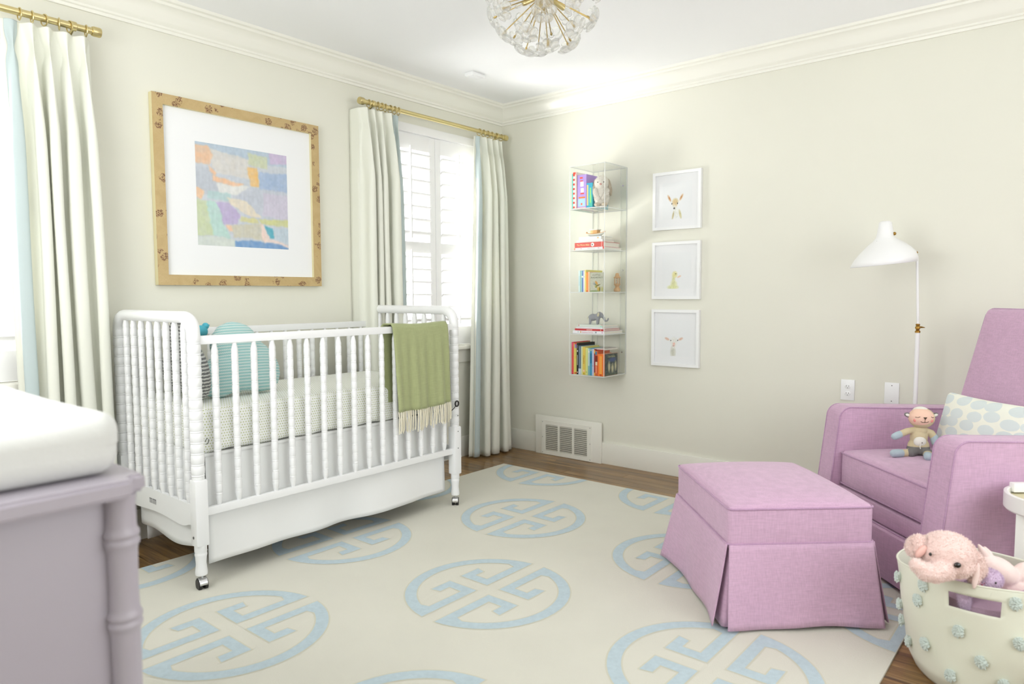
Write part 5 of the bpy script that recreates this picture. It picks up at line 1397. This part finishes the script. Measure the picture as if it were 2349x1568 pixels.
# cut the handle slot on the side facing the camera
ang_h, zsl = ray_basket(2232, 1384)
def nearslot(f):
    c_ = f.calc_center_median(); a = math.atan2(c_.y/.25, c_.x/.19) % (2*PI); return abs(a-(ang_h % (2*PI))) < .27 and abs(c_.z-zsl) < .023
fs_ = [f for f in mb.bm.faces if len(f.verts) == 4 and nearslot(f)]
bmesh.ops.delete(mb.bm, geom=fs_, context='FACES')
mb.build('canvas_body', m_canvas, bs, angle=80, solid=.004)
MB().tube([bask(2*PI*k/72, BH) for k in range(72)], .0036, 6, closed=True).build('rim_hem', m_canvas, bs)
tuft = None
TUF = [(2067, 1320), (2124, 1340), (2110, 1376), (2068, 1384), (2048, 1425), (2125, 1470), (2199, 1444), (2252, 1514), (2182, 1548), (2330, 1380), (2337, 1470), (2300, 1568), (2090, 1300+170)]
for px, py in TUF:
    a, z_ = ray_basket(px, py)
    if tuft is None:
        mb = MB()
        mb.ball((.004, 0, -.001), (.008, .0125, .017), u=12, v=8)
        for k in range(60):
            t1, t2 = random.uniform(0, 2*PI), random.uniform(.1, 1.5)
            e = Vector((.006+.010*math.cos(t2), .0165*math.sin(t2)*math.cos(t1), .022*math.sin(t2)*math.sin(t1)-.002))
            mb.tube([(0, 0, 0), tuple(e*.55+Vector((.005, 0, 0))), tuple(e)], [.0018, .0030, .0026], 5)
        tuft = mb.build('yarn_tuft', m_tassel, bs); o_ = tuft
    else: o_ = tuft.copy(); COL.objects.link(o_); o_.parent = bs
    p = bask(a, z_, .002); n = Vector((math.cos(a)/.19, math.sin(a)/.25, 0)).normalized()
    o_.location = p; o_.rotation_euler = (random.uniform(-.4, .4), 0, math.atan2(n.y, n.x))
# filler so the toys rest on something: crumpled lilac fleece blanket inside
m_pk = mat('pink_plush', (248, 221, 214), .95, bump=1.0, bscale=230, sheen=.5, var=.04, vscale=30); m_pk2 = mat('pale_pink_velour', (248, 224, 218), .95, sheen=.4, bump=.3, bscale=300)
m_pkin = mat('rose_ear_lining', (238, 192, 182), .9); m_lil = mat('lilac_plush', (214, 190, 216), .95, bump=.9, bscale=260, sheen=.4)
fl_ = empty('fleece_blanket', BC+Vector((0, 0, .006)), label='crumpled mauve fleece seen through the basket handle slot', cat='blanket')
mb = MB(); mb.lathe([(.001, 0), (.12, 0), (.150, .04), (.155, .20), (.145, .262), (.09, .285), (.001, .282)], 40, mtx=Matrix.Diagonal((1, 1.2, 1, 1)))
from mathutils import noise as _ns
for v in mb.bm.verts: v.co.z += .012*_ns.noise(v.co*22) if v.co.z > .1 else 0
mb.build('fleece_folds', mat('mauve_fleece', (190, 160, 180), .95, bump=.8, bscale=200), fl_)
# frame for toys: local x = picture right, y = away, z up
RZT = math.radians(39.9-90)
m_rod = mat('antique_brass_rod', (172, 150, 96), .35, metal=1)
def P3(px, py, depth): # point at a chosen depth along the optical axis
    d_ = cf + cr2*((px-1174.5)/FPX) - cu2*((py-784)/FPX); return CAMP + d_*depth
pig = empty('plush_elephant', P3(2155, 1268, 2.10), label='large fluffy pink plush elephant head with black eyes resting in the basket', cat='plush toy')
pig.rotation_euler = (0, 0, RZT); s1 = 2.10/FPX    # metres per pixel there
def T(px, py, y=0): return ((px-2155)*s1, y, -(py-1268)*s1*1.0)
blob([('b', T(2172, 1266), (.078, .072, .060)), ('b', T(2182, 1286, -.004), (.062, .066, .046)), ('t', [T(2142, 1290, -.046), T(2116, 1296, -.060), T(2094, 1292, -.062), T(2080, 1280, -.052)], [.034, .028, .026, .019]), ('b', T(2150, 1306, -.02), (.040, .045, .018))], amp=.002, f=45, name='head', m=m_pk, parent=pig, voxel=.0035)
blob([('b', T(2103, 1252, .004), (.030, .018, .036), R3(0, .5, 0))], amp=.002, f=50, name='ear', m=m_pk, parent=pig, voxel=.0035)
MB().ball(T(2106, 1260, -.014), (.012, .009, .022), R3(0, .7, 0)).build('ear_lining', m_pkin, pig)
blob([('b', T(2231, 1290, -.020), (.026, .022, .046), R3(0, -.35, 0)), ('b', T(2222, 1308, -.030), (.018, .018, .036), R3(0, .1, 0))], amp=.002, f=50, name='ear', m=m_pk, parent=pig, voxel=.0035)
MB().ball(T(2215, 1306, -.050), (.009, .007, .040), R3(0, .12, 0)).build('ear_fold', m_pk2, pig)
MB().ball(T(2161, 1274, -.074), (.0100, .007, .0082), u=16, v=12).build('eye', m_eye, pig)
MB().ball(T(2115.5, 1259, -.040), (.0038, .005, .0055), u=10, v=8).build('eye', m_eye, pig)
cat_ = empty('plush_bunny', P3(2285, 1300, 2.175), label='pale pink velour toy lying on its side at the back of the basket', cat='plush toy')
cat_.rotation_euler = (0, 0, RZT); s1 = 2.175/FPX
def T(px, py, y=0): return ((px-2285)*s1, y, -(py-1300)*s1)
blob([('b', T(2290, 1308), (.062, .05, .040), R3(0, .5, 0)), ('b', T(2262, 1290, -.0), (.034, .034, .028)), ('t', [T(2305, 1322, 0), T(2330, 1322, 0), T(2352, 1312, 0)], [.034, .025, .030]), ('t', [T(2310, 1340, 0), T(2345, 1346, -.01)], [.03, .025])], amp=.002, f=60, name='body', m=m_pk2, parent=cat_, voxel=.0035)
blob([('t', [T(2243, 1248, 0), T(2252, 1262, 0), T(2262, 1280, 0)], [.004, .012, .016])], name='ear', m=m_pk2, parent=cat_, voxel=.003)
blob([('t', [T(2262, 1258, .01), T(2270, 1268, .01), T(2272, 1284, 0)], [.006, .010, .014])], name='ear', m=m_pk2, parent=cat_, voxel=.003)
oc_ = empty('plush_octopus', P3(2265, 1326, 2.085), label='small lilac plush toy with black eye peeking over the basket rim', cat='plush toy')
oc_.rotation_euler = (0, 0, RZT); s1 = 2.085/FPX
def T(px, py, y=0): return ((px-2265)*s1, y, -(py-1330)*s1)
blob([('b', T(2272, 1334, .01), (.040, .036, .030)), ('t', [T(2250, 1345, .0), T(2238, 1350, -.0), T(2226, 1345, 0)], [.014, .012, .010]), ('t', [T(2222, 1372, .02), T(2224, 1386, .018), T(2226, 1400, .02)], [.018, .018, .016]), ('t', [T(2250, 1350, .02), T(2235, 1362, .025), T(2224, 1376, .022)], [.02, .02, .018])], amp=.0015, f=50, name='body', m=m_lil, parent=oc_, voxel=.003)
MB().ball(T(2270.5, 1332.5, -.026), (.0028, .003, .0034), u=10, v=8).build('eye', m_eye, oc_)
mb = MB()
for k in range(7): mb.ball(T(2230+k*4.2, 1341-4*(k % 2), -.013), .0024, u=6, v=4)
mb.build('pink_spots', mat('magenta_spot', (206, 96, 130), .9), oc_)['kind'] = 'stuff'

# ================================================================== DRESSER AND CHANGING PAD
m_dress = mat('lilac_grey_paint', (176, 169, 179), .38)
DX1, DY0, DZ = -3.690, -2.395, .90
DX0, DY1 = -4.21, -1.25
dr = empty('dresser', ((DX0+DX1)/2, (DY0+DY1)/2, 0), label='pale lilac dresser with bamboo turned corner posts at the lower left', cat='dresser'); do = Vector(dr.location)
mb = MB(); mb.box(Vector((DX0, DY0, DZ-.030))-do, Vector((DX1, DY1, DZ))-do)
es = [e for e in mb.bm.edges if abs((e.verts[0].co-e.verts[1].co).z) > .02]
bmesh.ops.bevel(mb.bm, geom=es, offset=.028, segments=5, affect='EDGES')
es = [e for e in mb.bm.edges if len(e.link_faces) == 2 and abs(e.calc_face_angle(0)-PI/2) < .1]
bmesh.ops.bevel(mb.bm, geom=es, offset=.006, segments=3, affect='EDGES')
mb.build('top', m_dress, dr)
PX = (DX0+.050, DX1-.036); PY = (DY0+.045, DY1-.045)
MB().box(Vector((DX0+.035, DY0+.050, .10))-do, Vector((DX1-.045, DY1-.05, DZ-.031))-do, bevel=.003).build('carcass', m_dress, dr)
prof = [(.017, 0), (.020, .01), (.021, .04)]
zz = [.10, .27, .47, .655, .795]
pr_ = [(.0215, 0), (.0225, .05)]
for zc in zz:
    pr_ += [(.0235, zc-.022), (.0245, zc-.015), (.0275, zc-.010), (.0275, zc-.004), (.0245, zc-.001), (.0245, zc+.001), (.0275, zc+.004), (.0275, zc+.010), (.0245, zc+.015), (.0235, zc+.022)]
    pr_ += [(.0228, zc+.06)]
pr_ += [(.0245, DZ-.031)]
pp = None
for x in PX:
    for y in PY:
        if pp is None: pp = MB().lathe(pr_, 28).build('corner_post', m_dress, dr, angle=60); o_ = pp
        else: o_ = pp.copy(); COL.objects.link(o_); o_.parent = dr
        o_.location = (x-do.x, y-do.y, 0)
for k, (z0, z1) in enumerate(((.12, .35), (.37, .60), (.62, .85))):
    dw = MB().box(Vector((DX1-.045, DY0+.08, z0))-do, Vector((DX1-.032, DY1-.08, z1))-do, bevel=.003).build('drawer', m_dress, dr)
    for y in (-.28, .28): MB().ball(Vector((DX1-.018-do.x, y, (z0+z1)/2)), .014, u=14, v=10).tube([Vector((DX1-.034-do.x, y, (z0+z1)/2)), Vector((DX1-.02-do.x, y, (z0+z1)/2))], .006, 10).build('knob', m_brass, dw)
m_pad = mat('white_pad_cover', (216, 217, 214), .85, bump=.3, bscale=120)
PXa, PXb, PYa, PYb = -4.18, -3.712, -2.345, -1.40
pd = empty('changing_pad', ((PXa+PXb)/2, (PYa+PYb)/2, DZ+.001), label='plump white changing pad lying on the lilac dresser', cat='changing pad')
def fpd(p, q):
    z_ = p.z
    if q.z > 0: z_ += (.018*abs(q.x)**3 - .012 + .002*math.sin(p.y*9))*max(0, q.z)
    return Vector((p.x*(1-.01*(q.z < 0)), p.y, z_))
MB().rbox(((PXb-PXa)/2, (PYb-PYa)/2, .052), .036, 14, fn=fpd, mtx=Matrix.Translation((0, 0, .052))).build('fitted_cover', m_pad, pd, angle=80)

# ================================================================== CHANDELIER
CD = 2.72
d_ = cf + cr2*((1247-1174.5)/FPX) - cu2*((-14-784)/FPX); cpos = CAMP + d_*(CD/math.hypot(d_.x, d_.y)); CRAD = .237
chd = empty('chandelier', cpos, label='brass starburst chandelier with clear glass flowers under the ceiling', cat='chandelier')
m_lens, t = newmat('clear_glass_painted_glint')
gl = t.n('ShaderNodeBsdfGlass', {'Roughness': .0, 'IOR': 1.35, 'Color': (1, 1, 1, 1)}).outputs[0]
tr = t.n('ShaderNodeBsdfTransparent').outputs[0]
df = t.n('ShaderNodeBsdfTranslucent', {'Color': (.95, .96, .95, 1)}).outputs[0]  # whitish highlights on the glass put in as translucent white
mx = t.n('ShaderNodeMixShader', {0: .5, 1: gl, 2: tr}).outputs[0]; mx = t.n('ShaderNodeMixShader', {0: .10, 1: mx, 2: df}).outputs[0]; t.n('ShaderNodeOutputMaterial', {0: mx})
MB().tube([(0, 0, .03), (0, 0, H-cpos.z-.02)], .008, 12).lathe([(.001, H-cpos.z-.028), (.05, H-cpos.z-.026), (.062, H-cpos.z-.004), (.062, H-cpos.z-.0005), (.001, H-cpos.z-.0005)], 28).build('ceiling_mount', m_brass, chd)
MB().ball((0, 0, 0), .034, u=24, v=16).build('hub', m_brass, chd)
rp = fp = None
NR = 42; ga = PI*(3-math.sqrt(5))
for k in range(NR):
    zc = 1-2*(k+.5)/NR
    if zc > .78: continue
    rr_ = math.sqrt(1-zc*zc); dv = Vector((rr_*math.cos(k*ga), rr_*math.sin(k*ga), zc))
    q = dv.to_track_quat('Z', 'Y').to_euler()
    if rp is None:
        rp = MB().tube([(0, 0, .03), (0, 0, CRAD-.034)], .0021, 8).lathe([(.002, CRAD-.042), (.0042, CRAD-.040), (.0042, CRAD-.031), (.002, CRAD-.028)], 10).build('rod', m_rod, chd)
        mb = MB()
        for j in range(6):
            a = 2*PI*j/6; mb.ball((.029*math.cos(a), .029*math.sin(a), CRAD-.022), (.0200, .0200, .008), R3(0, 0, a) @ R3(0, .45, 0), u=14, v=8)
        mb.ball((0, 0, CRAD-.024), (.010, .010, .005), u=10, v=6)
        fp = mb.build('glass_flower', m_lens, rp); o_ = rp
    else:
        o_ = rp.copy(); COL.objects.link(o_); o_.parent = chd
        g_ = fp.copy(); COL.objects.link(g_); g_.parent = o_
    o_.rotation_euler = q
sp_ = None
m_bulb = mat('clear_bulb_glass', (250, 250, 250), .05, trans=1.0)
for k in range(8):
    a = 2*PI*k/8+.2; dv = Vector((math.cos(a), math.sin(a), -.55 if k % 2 else .1)).normalized()
    if sp_ is None:
        sp_ = MB().tube([(0, 0, .028), (0, 0, .085)], [.0105, .0105], 14).lathe([(.0095, .085), (.010, .088), (.008, .095)], 12).build('socket', m_brass, chd)
        bb_ = MB().lathe([(.004, .095), (.0075, .102), (.0085, .112), (.006, .124), (.001, .130)], 12).build('bulb', m_lens, sp_); o_ = sp_
    else:
        o_ = sp_.copy(); COL.objects.link(o_); o_.parent = chd; g_ = bb_.copy(); COL.objects.link(g_); g_.parent = o_
    o_.rotation_euler = dv.to_track_quat('Z', 'Y').to_euler()

# plush pile
PILE = {'pink_plush': mat('pink_pile', (251, 230, 224), .95, sheen=.3), 'lilac_plush': mat('lilac_pile', (222, 200, 224), .95), 'cream_plush': mat('cream_pile', (236, 232, 222), .95), 'tan_plush': mat('tan_pile', (206, 194, 174), .95)}
bpy.context.view_layer.update()
for root_, m_, ln_, den in ((pig, m_pk, .0042, 14000), (oc_, m_lil, .004, 5000), (pl_, m_fur, .0035, 7000)):
    for c_ in list(root_.children):
        if c_.name.split('.')[0] in ('head', 'ear', 'body', 'arm') and c_.modifiers:
            k_ = 1 if c_.name.split('.')[0] in ('head', 'body') else .3
            fur(c_, {'fluffy_pink_plush': None}.get(m_.name) or PILE[c_.data.materials[0].name], int(den*k_), ln_)
